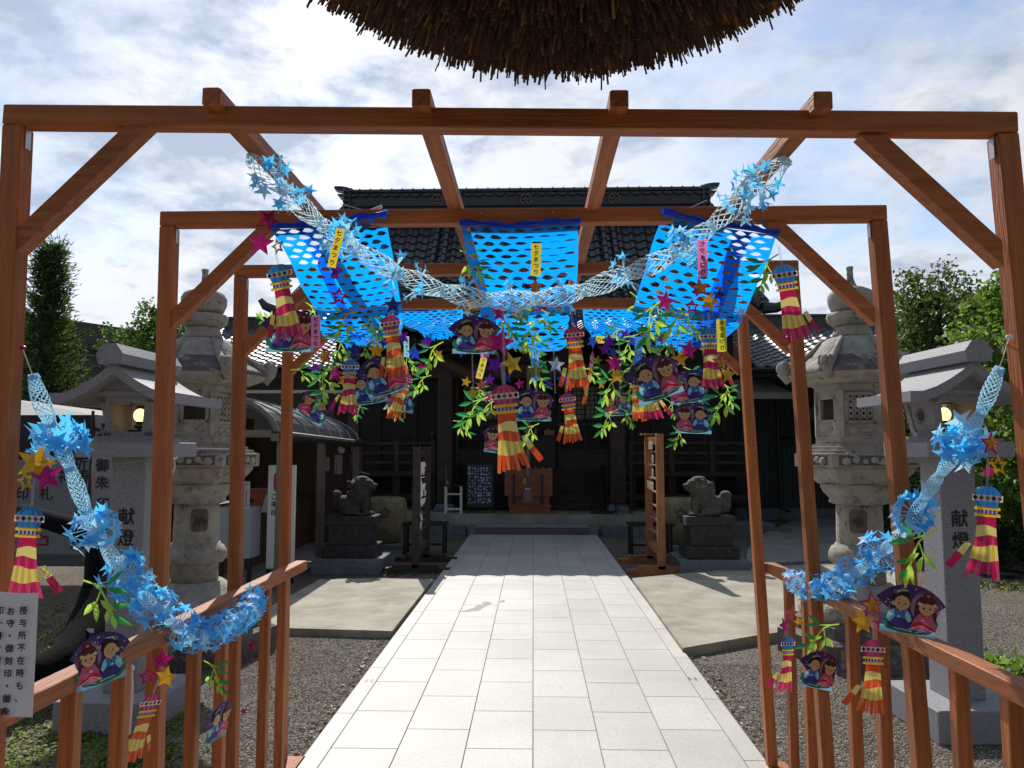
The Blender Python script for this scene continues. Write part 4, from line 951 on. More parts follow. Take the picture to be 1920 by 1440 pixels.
# white direction sign of the office
t = root('direction_sign', (-2.96, 8.75, 0), 'tall white sign with red arrow emblem and vertical black writing beside the left lantern', 'sign')
MX = Matrix.Translation((-2.86, 8.75, 0)) @ Matrix.Rotation(R(6), 4, 'Z')
m = mb(WHITEP); m.box((-.155, -.02, .17), (.155, .02, 1.33), MX, bev=.006); bd = m.build('board', t)
m = mb(M('red emblem', (.55, .025, .02), .6)); pts = []
for cx, cz, a0 in ((.06, .06, 0), (-.06, .06, 90), (-.06, -.06, 180), (.06, -.06, 270)):
    for k in range(5): a = R(a0+k*22.5); pts.append((cx+.03*math.cos(a), cz*1.25+1.14+.03*math.sin(a)))
m.prism(pts, 'y', -.0225, -.0205, MX); m.use(WHITEP); m.add([(-.06, -.0229, 1.12), (0.0, -.0229, 1.17), (0, -.0229, 1.14), (.05, -.0229, 1.14), (.05, -.0229, 1.10), (0, -.0229, 1.10), (0, -.0229, 1.07)], [(0, 6, 5, 4, 3, 2, 1)], MX); m.build('red_emblem', bd)
m = mb(BLACK); R3 = MX.to_3x3()
write_col(m, 'お神札', MX @ Vector((.075, -.0212, .98)), R3 @ Vector((1, 0, 0)), (0, 0, 1), .078, pitch=.092, bold=.0022)
write_col(m, 'ご朱印', MX @ Vector((-.075, -.0212, .98)), R3 @ Vector((1, 0, 0)), (0, 0, 1), .078, pitch=.092, bold=.0022)
write_col(m, '・・・・', MX @ Vector((.075, -.0212, .64)), R3 @ Vector((1, 0, 0)), (0, 0, 1), .10, pitch=.11); m.build('lettering', bd)
for x in (-.13, .13): m = mb(IRON); m.box((x-.02, -.018, 0), (x+.02, .018, .169), MX); m.build('leg', t)

# tent with banners
t = root('tent', (-5.0, 8.5, 0), 'white topped tent with dark purple side cloth at the far left', 'tent')
TY = 8.0; a = U(42, 742, Y=TY); c = U(181, 778, Y=TY)
m = mb(M('white canvas', (.60, .59, .58), .8, transl=.3)); apx = Vector((c.x-2.0, TY+1.3, c.z+.28)); q = [Vector((c.x-3.6, TY, c.z)), Vector((c.x, TY, c.z)), Vector((c.x, TY+2.6, c.z)), Vector((c.x-3.6, TY+2.6, c.z))]
for k in range(4): m.poly([q[k], q[(k+1) % 4], apx])
m.build('canopy', t)
m = mb(M('purple cloth', (.030, .022, .038), .8, var=.3, vscale=3))
def cloth(m, p0, p1, z0, z1, amp=.02, n=24):
    b = len(m.v); p0 = Vector(p0); p1 = Vector(p1); d = p1-p0; nr = Vector((-d.y, d.x, 0)).normalized()
    for i in range(n+1):
        s = i/n; o_ = nr*amp*math.sin(s*19+1); m.v.append(Vector((*(p0+d*s+o_*.2).xy, z1))); m.v.append(Vector((*(p0+d*s+o_).xy, z0)))
    for i in range(n): m.face([b+2*i, b+2*i+1, b+2*i+3, b+2*i+2])
cloth(m, q[0], q[1], c.z-.58, c.z); cloth(m, q[1], q[2], c.z-.5, c.z); m.build('valance', t)
for (x, y) in ((c.x-.03, TY+.06), (c.x-.03, TY+2.5), (c.x-3.5, TY+.06)): m = mb(STEEL); m.box((x-.015, y-.015, 0), (x+.015, y+.015, c.z)); m.build('pole', t)
# notice board cloth under the tent
t = root('notice_board', (-5.2, 7.7, 0), 'wide grey notice panel with black characters and a red bent arrow under the tent', 'notice board')
BY = 7.6; a = U(30, 862, Y=BY); c = U(178, 1040, Y=BY)
m = mb(M('shade toned grey panel', (.21, .22, .24), .8, var=.1, vscale=3)); m.box((a.x-.5, BY, c.z), (c.x, BY+.03, a.z)); bo = m.build('panel', t)  # panel colour darkened to stand for the tent's shade
m = mb(M('grey skirting', (.10, .10, .10), .8)); d_ = U(178, 1062, Y=BY); m.box((a.x-.5, BY-.01, d_.z), (c.x, BY+.04, c.z-.002)); m.build('lower_board', t)
m = mb(BLACK)
for ch, x, y, s in (('祈', 150, 868, 30), ('祷', 152, 893, 30), ('神', 122, 893, 30), ('札', 86, 925, 28), ('授', 150, 972, 28), ('与', 147, 995, 26), ('所', 146, 1016, 28), ('印', 42, 925, 26)):
    p_ = U(x, y, Y=BY-.002); write_col(m, ch, p_, (1, 0, 0), (0, 0, 1), s/F*BY, bold=.003)
m.build('lettering', bo)
m = mb(M('dark red arrow', (.20, .015, .02), .7)); sc2 = BY/F
def AP(x, y): p_ = U(x, y, Y=BY-.0025); return (p_.x, p_.y, p_.z)
m.poly([AP(66, 1007), AP(78, 1013), AP(78, 1000)]); m.poly([AP(78, 1009), AP(91, 1009), AP(91, 1004), AP(78, 1004)]); m.poly([AP(86, 1009), AP(86, 1022), AP(91, 1022), AP(91, 1009)][::-1]); m.poly([AP(60, 1023), AP(91, 1023), AP(91, 1019.5), AP(60, 1019.5)])
m.build('arrow', bo)
# white nobori banner with black flower
t = root('banner', (-4.1, 7.3, 0), 'narrow white banner with black cherry flower and brush writing beside the tent', 'banner')
NY = 7.3; a = U(178, 780, Y=NY); c = U(206, 1010, Y=NY)
m = mb(M('banner cloth', (.33, .33, .34), .8, var=.05, vscale=5)); b0 = len(m.v)  # cloth colour lowered to carry the shade around the tent
for i in range(13):
    z = lerp(a.z, c.z, i/12); m.v += [Vector((a.x, NY+.02*math.sin(i*.9), z)), Vector((c.x, NY+.02*math.sin(i*.9+.7), z))]
for i in range(12): m.face([2*i, 2*i+2, 2*i+3, 2*i+1])
bo = m.build('cloth', t); m = mb(BLACK)
f = U(193, 809, Y=NY-.03)
for i in range(5):
    an = math.pi/2+i*2*math.pi/5; d = Vector((math.cos(an), 0, math.sin(an))); e = Vector((-d.z, 0, d.x)); r = .075
    m.poly([f+d*.010, f+d*.6*r*1.2-e*.022, f+d*r*1.15-e*.014, f+d*r*1.02, f+d*r*1.15+e*.014, f+d*.6*r*1.2+e*.022][::-1])
for ch, x, y, s in (('御', 191, 872, 26), ('朱', 191, 905, 26), ('印', 192, 945, 26), ('所', 192, 988, 24)): write_col(m, ch, U(x, y, Y=NY-.03), (1, 0, 0), (0, 0, 1), s/F*NY, bold=.003)
m.build('brush_writing', bo); m = mb(IRON); m.tube([(a.x-.02, NY, 0), (a.x-.02, NY, a.z+.05)], .014, 6); m.build('pole', t)

# dark curving trunk in the left shade
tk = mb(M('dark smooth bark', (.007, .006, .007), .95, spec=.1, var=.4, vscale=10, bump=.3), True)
Pq = [U(40, 960, Y=5.9), U(90, 975, Y=5.75), U(140, 990, Y=5.6), U(185, 1020, Y=5.5), U(190, 1080, Y=5.4), U(178, 1140, Y=5.2), U(160, 1190, Y=5.0), U(120, 1235, Y=4.7), U(70, 1262, Y=4.5), U(20, 1285, Y=4.35)]
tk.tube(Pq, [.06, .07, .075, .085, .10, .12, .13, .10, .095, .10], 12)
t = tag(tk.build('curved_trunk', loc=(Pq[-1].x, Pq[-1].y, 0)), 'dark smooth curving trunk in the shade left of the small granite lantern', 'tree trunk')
m = mb(WHITEP); q = U(166, 1182, Y=4.86); m.poly([(q.x-.035, q.y, q.z-.003), (q.x-.02, q.y, q.z-.012), (q.x+.035, q.y, q.z-.014), (q.x+.035, q.y, q.z+.012), (q.x-.005, q.y, q.z+.012)]); m.build('white_mark', t)

# bamboo stake with rope bundle by the railing
t = root('marker_stake', (-1.72, 3.25, 0), 'thin grey stake with a white rope bundle behind the left railing', 'stake')
a = U(243, 1250, Y=3.25); m = mb(STEEL); m.tube([(a.x-.01, 3.25, 0), (a.x, 3.25, a.z)], .006, 6); m.build('stake', t); m = mb(STRING)
for k in range(4): m.tube([(a.x+.008*k-.01, 3.24, a.z), (a.x+.006*k, 3.235+.004*k, a.z-.1), (a.x+.007*k-.005, 3.24, a.z-.24-.01*k), (a.x+.003*k, 3.24, a.z-.27)], .0055, 5)
m.lathe([(.016, -.012), (.022, 0), (.016, .012)], (a.x+.004, 3.24, a.z-.005), 10); m.build('rope_bundle', t)
# cable and socket box on the left lantern
t = root('cable_box', (-2.6, 5.3, 1.5), 'small white socket box with looping cable on the left tall lantern', 'socket box'); c = U(322, 849, Y=5.28)
m = mb(WHITEP); m.box((c.x-.035, 5.26, c.z-.045), (c.x+.03, 5.31, c.z+.04), bev=.004); m.build('box', t)
m = mb(WHITEP); m.tube([c+Vector((.03, 0, .02)), c+Vector((.07, 0, .045)), c+Vector((.15, -.01, .02)), c+Vector((.12, -.01, -.01)), c+Vector((.05, 0, .015)), c+Vector((.2, .0, .03)), c+Vector((.40, .0, .025))], .005, 5); m.tube([c+Vector((.02, 0, -.04)), c+Vector((.025, 0, -.10)), c+Vector((-.005, 0, -.19))], .005, 5); m.build('cable', t)
m = mb(BLACK); q = G(1868, 1078); n = 30
for k in range(2): m.tube([(q.x+.30*math.cos(2*math.pi*i/n), q.y+.30*math.sin(2*math.pi*i/n)*1.1+.02*k, .02+.018*k) for i in range(n+1)], .012, 6, cap=False)
top('hose_coil', m, (q.x, q.y, 0), 'black hose coiled on the gravel at the far right', 'hose')

# paper notice on the front left post
t = root('paper_notice', (-1.15, 1.62, 1.1), 'white laminated notice with three columns of black writing on the front left post', 'notice'); NYY = 1.62
def QN(x, y): return U(x, y, Y=NYY)
a, b, c, d = QN(-45, 1108), QN(70, 1112), QN(58, 1347), QN(-50, 1332)
m = mb(M('laminated paper', (.74, .74, .75), .35, var=.04, vscale=10)); b0 = len(m.v)
for i in range(9):
    s = i/8; m.v += [a.lerp(b, s)+Vector((0, .006*math.sin(s*7), 0)), d.lerp(c, s)+Vector((0, .006*math.sin(s*7+.5), 0))]
for i in range(8): m.face([2*i, 2*i+1, 2*i+3, 2*i+2])
sh = m.build('sheet', t); m = mb(BLACK); ez = (b-c).normalized(); ex = (b-a).normalized()
for txt, x, y in (('授与所不在時も、', 49, 1143), ('お守・御刻印・御朱', 26, 1144), ('印（書き置き）はお', 5, 1143)):
    write_col(m, txt, QN(x, y)+Vector((0, -.009, 0)), ex, ez, 15.5/F*NYY, pitch=22.6/F*NYY, bold=.0005)
m.build('lettering', sh)

# ------------------------------------------------------------ paper materials for the decorations
PAPER = {}
def P_(h, tr=.3, name=None, rough=.6):
    k = name or h
    if k not in PAPER: c = tuple(min(.85, v*1.35) for v in hexc(h)); PAPER[k] = M('paper '+k, c, rough, transl=tr, tcol=tuple(min(1, v*1.3) for v in c))
    return PAPER[k]
BLUE = M('cyan net paper', (.004, .24, .88), .45, transl=.82, tcol=(.0, .34, 1.0), var=.12, vscale=14, spec=.35)
BLUED = M('folded blue paper', (.004, .07, .55), .5, transl=.45, tcol=(.0, .12, .8), spec=.35)
GBLUE = M('blue star paper', (.10, .46, .96), .45, transl=.6, tcol=(.12, .64, 1.0), var=.25, vscale=30, spec=.5)
GPALE = M('pale blue crepe', (.42, .74, .96), .5, transl=.45, tcol=(.5, .85, 1.0), var=.25, vscale=50)
GWHITE = M('ice blue crepe', (.58, .82, .97), .5, transl=.5, tcol=(.7, .95, 1.0), var=.15, vscale=50)
def foil(n, c): return M('foil '+n, c, .28, metal=.55, var=.35, vscale=18, bump=.5, bscale=30, transl=.22, tcol=c)
FOIL = dict(gold=foil('gold', (.72, .40, .03)), magenta=foil('magenta', (.52, .015, .20)), purple=foil('purple', (.20, .015, .38)), blue=foil('blue', (.03, .10, .70)),
            navy=M('glitter navy', (.015, .03, .16), .3, metal=.4, spots=((.5, .6, .9), 260, .60, .66), transl=.15, tcol=(.02, .04, .3)), white=foil('silver', (.62, .68, .80)), olive=foil('olive gold', (.26, .24, .03)), darkred=foil('wine', (.25, .01, .05)))
LEAFL = M('lime paper leaf', (.30, .50, .05), .5, transl=.55, tcol=(.50, .80, .11), var=.2, vscale=20)
LEAFG = M('green paper leaf', (.03, .24, .06), .4, transl=.4, tcol=(.06, .42, .10), var=.4, vscale=25)
RIB = M('clear film', (.7, .75, .8), .2, alpha=.28, spec=.6)

def frame_of(rot):   # local axes -> world: rot = (roll in the picture plane, yaw, pitch) degrees
    return Euler((R(rot[2] if len(rot) > 2 else 0), R(rot[0]), R(rot[1] if len(rot) > 1 else 0)), 'ZYX').to_matrix().to_4x4()

# ------------------------------------------------------------ blue cut paper nets
def fold_shade_mat(f):  # darker band paints the overlapping layer's shadow into the sheet colour
    m = M('shade banded net paper %g' % f[0], (.004, .24, .88), .45, transl=.82, tcol=(.0, .34, 1.0), spec=.35); t = m.node_tree; ns = t.nodes; ls = t.links
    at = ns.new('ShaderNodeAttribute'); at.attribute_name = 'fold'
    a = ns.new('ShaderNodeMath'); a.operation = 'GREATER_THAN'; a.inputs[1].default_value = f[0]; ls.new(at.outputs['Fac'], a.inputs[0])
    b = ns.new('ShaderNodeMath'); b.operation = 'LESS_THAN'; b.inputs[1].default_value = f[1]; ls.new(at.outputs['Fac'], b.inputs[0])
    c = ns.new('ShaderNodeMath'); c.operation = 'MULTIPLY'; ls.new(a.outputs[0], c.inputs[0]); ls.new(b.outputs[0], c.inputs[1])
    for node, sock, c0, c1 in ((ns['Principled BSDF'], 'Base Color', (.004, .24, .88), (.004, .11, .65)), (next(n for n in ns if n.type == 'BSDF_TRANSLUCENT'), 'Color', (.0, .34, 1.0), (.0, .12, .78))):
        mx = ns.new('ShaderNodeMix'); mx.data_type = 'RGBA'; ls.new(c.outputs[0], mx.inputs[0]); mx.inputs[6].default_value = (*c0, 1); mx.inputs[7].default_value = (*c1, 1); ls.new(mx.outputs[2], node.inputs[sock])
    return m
def net_sheet(name, rows, cols, nrow, label, folds=None, top_roll=True, hang=None):
    """rows: list of (left point, right point) from the top edge down, real points"""
    Ls = [Vector(r[0]) for r in rows]; Rs = [Vector(r[1]) for r in rows]
    def cr(ps, t):
        n = len(ps)-1; f = t*n; i = min(int(f), n-1); f -= i; p0 = ps[max(i-1, 0)]; p1 = ps[i]; p2 = ps[i+1]; p3 = ps[min(i+2, n)]
        return .5*((2*p1)+(p2-p0)*f+(2*p0-5*p1+4*p2-p3)*f*f+(3*p1-p0-3*p2+p3)*f**3)
    # arc length table
    N_ = 200; mids = [(cr(Ls, i/N_)+cr(Rs, i/N_))/2 for i in range(N_+1)]; acc = [0]
    for i in range(N_): acc.append(acc[-1]+(mids[i+1]-mids[i]).length)
    def tt(v):
        s = v*acc[-1]
        for i in range(N_):
            if acc[i+1] >= s: return (i+(s-acc[i])/max(1e-9, acc[i+1]-acc[i]))/N_
        return 1
    seed = rnd.uniform(0, 50)
    def S(u, v):
        t = tt(min(max(v, 0), 1)); p = cr(Ls, t).lerp(cr(Rs, t), u)
        wv = noise.noise(Vector((u*2.2+seed, v*3, 0)))*.045*min(1, v*3+.2)+.02*math.sin(u*6+seed)*v*v+.006*math.sin(u*17+v*5)*min(1, v*3)+noise.noise(Vector((u*7+seed, v*9, 3)))*.05*max(0, v-.3)
        sag = .010*math.sin(math.pi*u)
        return p+Vector((0, wv, -sag+wv*.5*v))
    r = root(name, S(.5, 0), label, 'paper net', 'blue cut paper nets hung from the pergola')
    sheetmat = fold_shade_mat(folds) if folds else BLUE; m = mb(sheetmat); UV = []
    for j in range(nrow):
        off = .5 if j % 2 else 0
        for i in range(-1, cols+1):
            u0 = (i+off)/cols; u1 = (i+1+off)/cols
            if u1 <= .01 or u0 >= .99: continue
            v0, v1 = j/nrow, (j+1)/nrow
            part = u0 < -.001 or u1 > 1.001; a, b = max(0, u0), min(1, u1)
            m.use(sheetmat)
            if part:
                ff = [(a, v0), (a, v1), ((a+b)/2, v1), (b, v1), (b, v0)]
                if b-a > .02: m.poly([S(*p) for p in ff]); UV += ff
                continue
            um = (a+b)/2; hw = (b-a)*.40; vm_ = (v0+v1)/2+rnd.uniform(-.05, .05)/nrow; hh = (v1-v0)*rnd.uniform(.28, .46)*(1+.9*noise.noise(Vector((um*3+seed, vm_*4, 1)))); hh = min(hh, (v1-v0)*.49); sk = rnd.uniform(-.25, .25)*hw
            Lp, Rp = (um-hw, vm_), (um+hw, vm_); TL, TR = (um-hw*.35+sk, vm_-hh), (um+hw*.35+sk, vm_-hh*.8); BL, BR = (um-hw*.35, vm_+hh*.45), (um+hw*.35, vm_+hh*.5)
            A, B, C_, D = (a, v0), (b, v0), (b, v1), (a, v1)
            for f in ((A, TL, TR, B), (A, Lp, TL), (B, TR, Rp), (D, C_, BR, BL), (D, BL, Lp), (C_, Rp, BR), (A, D, Lp), (B, Rp, C_)): m.poly([S(*p) for p in f]); UV += list(f)
    for i in range(cols*5):
        u0 = (i+.1)/(cols*5); u1 = (i+.85)/(cols*5); e = rnd.uniform(.02, .07); a_, b_ = S(u0, 1), S(u1, 1); m.poly([a_, b_, b_+Vector((0, e*.6, -e*.35)), a_+Vector((0, e*.6, -e*.35))]); UV += [(u0, 1), (u1, 1), (u1, 1), (u0, 1)]
    o = m.build('net', r)
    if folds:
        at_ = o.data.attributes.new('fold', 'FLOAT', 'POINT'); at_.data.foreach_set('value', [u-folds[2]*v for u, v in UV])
    bm = bmesh.new(); bm.from_mesh(o.data); bmesh.ops.remove_doubles(bm, verts=bm.verts, dist=.0004); bm.to_mesh(o.data); bm.free()
    if top_roll:
        m = mb(BLUED); n = 14; b0 = len(m.v)
        for i in range(n+1):
            u = -.02+1.04*i/n; p = S(min(max(u, 0), 1), 0)+(S(1, 0)-S(0, 0))*(u-min(max(u, 0), 1)); h = .018+.004*math.sin(i*1.9)
            for k in range(6): a = k*math.pi/3+i*.2; m.v.append(p+Vector((0, .010*math.cos(a)-.004, h*(.5+.5*math.sin(a))+.003*math.sin(i*.8))))
        for i in range(n):
            for k in range(6): m.face([b0+i*6+k, b0+i*6+(k+1) % 6, b0+(i+1)*6+(k+1) % 6, b0+(i+1)*6+k])
        m.build('rolled_edge', r)
    for (pa, pb) in (hang or []): m = mb(STRING); m.tube([pa, pb], .0012, 4); m.build('string', r)
    return r
Y2, Y3, Y4 = frames[1][4], frames[2][4], frames[3][4]
net_sheet('paper_net', [(U(866, 424, Y=Y2-.05), U(1084, 418, Y=Y2-.05)), (U(880, 500, Y=2.62), U(1083, 495, Y=2.60)), (U(905, 560, Y=2.78), U(1078, 555, Y=2.78)), (U(893, 610, Y=2.95), U(1066, 608, Y=2.95)), (U(912, 636, Y=3.1), U(1064, 644, Y=3.12)), (U(945, 650, Y=3.3), U(1045, 658, Y=3.3)), (U(955, 640, Y=3.5), U(1040, 640, Y=3.5))],
          7, 26, 'bright blue cut paper net hanging in the middle behind the tall narrow strip', hang=[(U(903, 398, Y=Y2-.03), U(890, 424, Y=Y2+.04)), (U(1036, 397, Y=Y2-.03), U(1052, 420, Y=Y2+.04))])
net_sheet('paper_net', [(U(508, 430, Y=Y2-.05), U(722, 404, Y=Y2-.05)), (U(545, 490, Y=2.5), U(735, 470, Y=2.55)), (U(568, 545, Y=2.65), U(745, 530, Y=2.7)), (U(590, 585, Y=2.8), U(752, 575, Y=2.85)), (U(602, 615, Y=2.95), U(755, 612, Y=3.0)), (U(620, 632, Y=3.1), U(750, 630, Y=3.15)), (U(650, 640, Y=3.3), U(745, 634, Y=3.35))],
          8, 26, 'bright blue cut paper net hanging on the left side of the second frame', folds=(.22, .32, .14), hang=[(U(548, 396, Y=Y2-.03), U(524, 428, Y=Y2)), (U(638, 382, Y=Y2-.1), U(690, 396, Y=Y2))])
net_sheet('paper_net', [(U(1246, 402, Y=Y2-.05), U(1456, 440, Y=Y2-.05)), (U(1225, 450, Y=2.5), U(1442, 490, Y=2.5)), (U(1205, 520, Y=2.65), U(1412, 550, Y=2.65)), (U(1190, 570, Y=2.8), U(1392, 590, Y=2.8)), (U(1185, 605, Y=2.95), U(1380, 615, Y=2.95)), (U(1200, 628, Y=3.1), U(1365, 630, Y=3.1)), (U(1230, 640, Y=3.3), U(1350, 648, Y=3.3))],
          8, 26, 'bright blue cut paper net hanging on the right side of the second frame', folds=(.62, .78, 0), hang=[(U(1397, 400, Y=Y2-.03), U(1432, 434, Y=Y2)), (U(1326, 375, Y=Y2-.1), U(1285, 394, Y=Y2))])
for lab, xs, c in (('crumpled blue paper net sagging between the left and middle nets', (748, 868), -1), ('crumpled blue paper net sagging between the middle and right nets', (1092, 1212), 1)):
    a, b = xs
    net_sheet('paper_net', [(U(a, 580-c*4, Y=3.86), U(b, 576+c*2, Y=3.86)), (U(a+2, 600, Y=4.0), U(b, 598, Y=4.0)), (U(a+12-c*6, 614, Y=4.2), U(b-6-c*6, 613, Y=4.2)), (U(a+30-c*14, 626, Y=4.45), U(b-25-c*14, 625, Y=4.45))], 8, 18, lab, hang=[(U((a+b)/2-20, 562, Y=Y4-.02), U(a+10, 580, Y=3.84)), (U((a+b)/2+10, 562, Y=Y4-.02), U(b-8, 578, Y=3.84))])
m = mb(WHITEP); m.tube([U(640, 418, Y=Y2+.02), U(716, 387, Y=Y2+.0)], .006, 8); top('paper_roller', m, tuple(U(680, 400, Y=Y2)), 'white stick in the rolled top of the left blue paper net', 'stick')

# ------------------------------------------------------------ garlands
def star_pts(r, k=.42, n=5, a0=math.pi/2):
    return [((r if i % 2 == 0 else r*k)*math.cos(a0+math.pi*i/n), (r if i % 2 == 0 else r*k)*math.sin(a0+math.pi*i/n)) for i in range(2*n)]
def add_star(m, c, nrm, r, roll, cup=.12, k=.42):
    nrm = Vector(nrm).normalized(); a = nrm.orthogonal().normalized(); b = nrm.cross(a); c = Vector(c)
    ex = a*math.cos(roll)+b*math.sin(roll); ey = nrm.cross(ex); b0 = len(m.v); m.v.append(c)
    for i, (x, y) in enumerate(star_pts(r, k)): m.v.append(c+ex*x+ey*y+nrm*(cup*r*(1 if i % 2 == 0 else .3)))
    for i in range(10): m.face([b0, b0+1+i, b0+1+(i+1) % 10])
def garland(name, pts, rad, cl, label, matnet, strands=9, twist=24, sr=.026, nstar=12, spiky=False, dense=1.0):
    P = [Vector(p) for p in pts]
    def cr(t):
        n = len(P)-1; f = t*n; i = min(int(f), n-1); f -= i; p0 = P[max(i-1, 0)]; p1 = P[i]; p2 = P[i+1]; p3 = P[min(i+2, n)]
        return .5*((2*p1)+(p2-p0)*f+(2*p0-5*p1+4*p2-p3)*f*f+(3*p1-p0-3*p2+p3)*f**3)
    N_ = 400; C_ = [cr(i/N_) for i in range(N_+1)]; acc = [0]
    for i in range(N_): acc.append(acc[-1]+(C_[i+1]-C_[i]).length)
    tot = acc[-1]
    def at(s):
        s = min(max(s, 0), 1)*tot; lo = 0
        while lo < N_-1 and acc[lo+1] < s: lo += 1
        f = (s-acc[lo])/max(1e-9, acc[lo+1]-acc[lo]); return C_[lo].lerp(C_[lo+1], f), (C_[min(lo+2, N_)]-C_[max(lo-1, 0)]).normalized()
    up = Vector((.13, 1, .2))
    def fr(s):
        p, t = at(s); a = (up-t*up.dot(t)).normalized(); return p, t, a, t.cross(a)
    rt = root(name, P[0], label, 'garland', 'blue paper star garlands')
    nodes = max(3, int(tot/.115))
    def rr(s): return rad*(.62+.42*abs(math.sin(math.pi*s*nodes)))
    m = mb(matnet); steps = int(tot/.0045)
    F_ = [fr(i/steps) for i in range(steps+1)]; w = .0016
    for sgn in (-1, 1):
        for k in range(strands):
            ph = 2*math.pi*k/strands; b0 = len(m.v)
            for i in range(steps+1):
                s = i/steps; p, t, a, b = F_[i]; an = ph+sgn*(twist*tot*s+.25*math.sin(s*nodes*math.pi*2)); r = rr(s)*(1+.06*math.sin(i*1.3+k*2))
                d = a*math.cos(an)+b*math.sin(an); q = p+d*r; m.v += [q-t*w, q+t*w+d*w*.8]
            for i in range(steps): m.face([b0+2*i, b0+2*i+1, b0+2*i+3, b0+2*i+2])
    m.build('net_tube', rt)
    for k in range(nodes+1):       # bunched tissue at the pinches
        s = k/nodes; p, t, a, b = fr(s); m = mb(GWHITE if matnet is GWHITE else GPALE); r = rad*.62
        for i in range(14):
            a0 = rnd.uniform(0, 6.28); d = a*math.cos(a0)+b*math.sin(a0); e = t.cross(d); q = p+d*r*rnd.uniform(.5, 1.0)
            m.poly([q-e*.006-t*.006, q+e*.006-t*.004, q+e*.005+t*.007+d*.003, q-e*.005+t*.005+d*.004])
        m.build('tissue_knot', rt)
    for (s, n, sc_) in cl:
        n = int(n*dense)
        p, t, a, b = fr(s); m = mb(GBLUE); R0 = rad*1.05
        for i in range(n):
            a0 = 2*math.pi*(i+rnd.uniform(-.3, .3))/n*1.0+i*.9; d = a*math.cos(a0)+b*math.sin(a0); axo = rnd.uniform(-.028, .028)*sc_; h = rad+rnd.uniform(.012, .032)*sc_*(1 if spiky else 1.35)
            q = p+d*h+t*axo; nrm = d*(.35 if spiky else .9)+t*rnd.uniform(-.7, .7)*(1 if spiky else .5)+b.cross(t)*rnd.uniform(-.3, .3)
            m.use(GBLUE if rnd.random() < .8 else GPALE); add_star(m, q, nrm, sr*sc_*rnd.uniform(.85, 1.1), rnd.uniform(0, 6.28), .22 if spiky else .1, .40)
            m.use(GPALE); e = t*.002; m.poly([p+d*rad*.8-e, p+d*rad*.8+e, q+e, q-e])
        m.build('star_cluster', rt)
    return rt
Yg = 1.94
GP = [U(468, 296, Y=1.9), U(520, 345, Y=1.9), U(590, 410, Y=1.92), U(665, 465, Y=1.93), U(745, 512, Y=1.94), U(830, 545, Y=1.95), U(915, 562, Y=1.95), U(990, 562, Y=1.95), U(1075, 550, Y=1.95), U(1160, 520, Y=1.94), U(1245, 485, Y=1.93), U(1320, 435, Y=1.92), U(1395, 370, Y=1.91), U(1440, 330, Y=1.9), U(1472, 302, Y=1.9)]
gb = garland('star_garland', GP, .0245, [(.05, 18, 1.0), (.095, 12, .9), (.20, 16, 1.0), (.30, 9, .8), (.345, 8, .8), (.42, 10, .8), (.50, 8, .7), (.585, 10, .8), (.69, 10, .9), (.80, 15, 1.0), (.905, 14, .95), (.945, 17, 1.0)], 'long ice blue net garland with blue stars swagged across the top of the pergola', GWHITE, sr=.024, spiky=True, twist=30)
GL_ = [U(62, 706, X=-1.11), U(78, 755, X=-1.10), U(98, 800, X=-1.10), U(130, 875, X=-1.09), U(165, 965, X=-1.08), U(208, 1040, X=-1.08), U(262, 1110, X=-1.08), U(320, 1165, X=-1.08), U(375, 1190, X=-1.08), U(430, 1172, X=-1.07), U(468, 1140, X=-1.07), U(482, 1118, X=-1.07)]
garland('star_garland', GL_, .0165, [(.10, 20, 1.05), (.25, 22, 1.0), (.38, 24, 1.0), (.49, 24, 1.0), (.60, 24, 1.0), (.68, 22, .95), (.75, 24, .95), (.82, 22, .95), (.89, 22, .95), (.95, 20, .9), (.985, 14, .9)], 'blue paper star garland drooping along the left railing from the front post', GPALE, sr=.031, twist=60, dense=1.15)
GR_ = [U(1873, 692, X=1.13), U(1858, 730, X=1.12), U(1838, 775, X=1.11), U(1790, 850, X=1.10), U(1735, 930, X=1.10), U(1690, 1000, X=1.10), U(1635, 1050, X=1.10), U(1580, 1090, X=1.10), U(1530, 1105, X=1.10), U(1492, 1090, X=1.10)]
garland('star_garland', GR_, .0165, [(.13, 24, 1.1), (.33, 24, 1.05), (.50, 24, 1.05), (.62, 24, 1.0), (.73, 24, 1.0), (.81, 22, .95), (.88, 22, .95), (.94, 20, .95), (.99, 16, .95)], 'blue paper star garland drooping along the right railing from the front post', GPALE, sr=.032, twist=60, dense=1.15)
for (p0, p1, mt, nm, lb) in ((U(42, 652, Y=1.66), U(62, 706, X=-1.11), FOIL['magenta'], 'push_pin', 'pink pin and string on the front left post holding the left garland'), (U(1893, 632, Y=1.66), U(1873, 692, X=1.13), WHITEP, 'push_pin', 'white pin and string on the front right post holding the right garland')):
    t = root(nm, p0, lb, 'pin'); m = mb(mt, True); m.ell(p0, (.009, .006, .005)); m.build('head', t); m = mb(STRING); m.tube([p0, p1], .0013, 4); m.build('string', t)

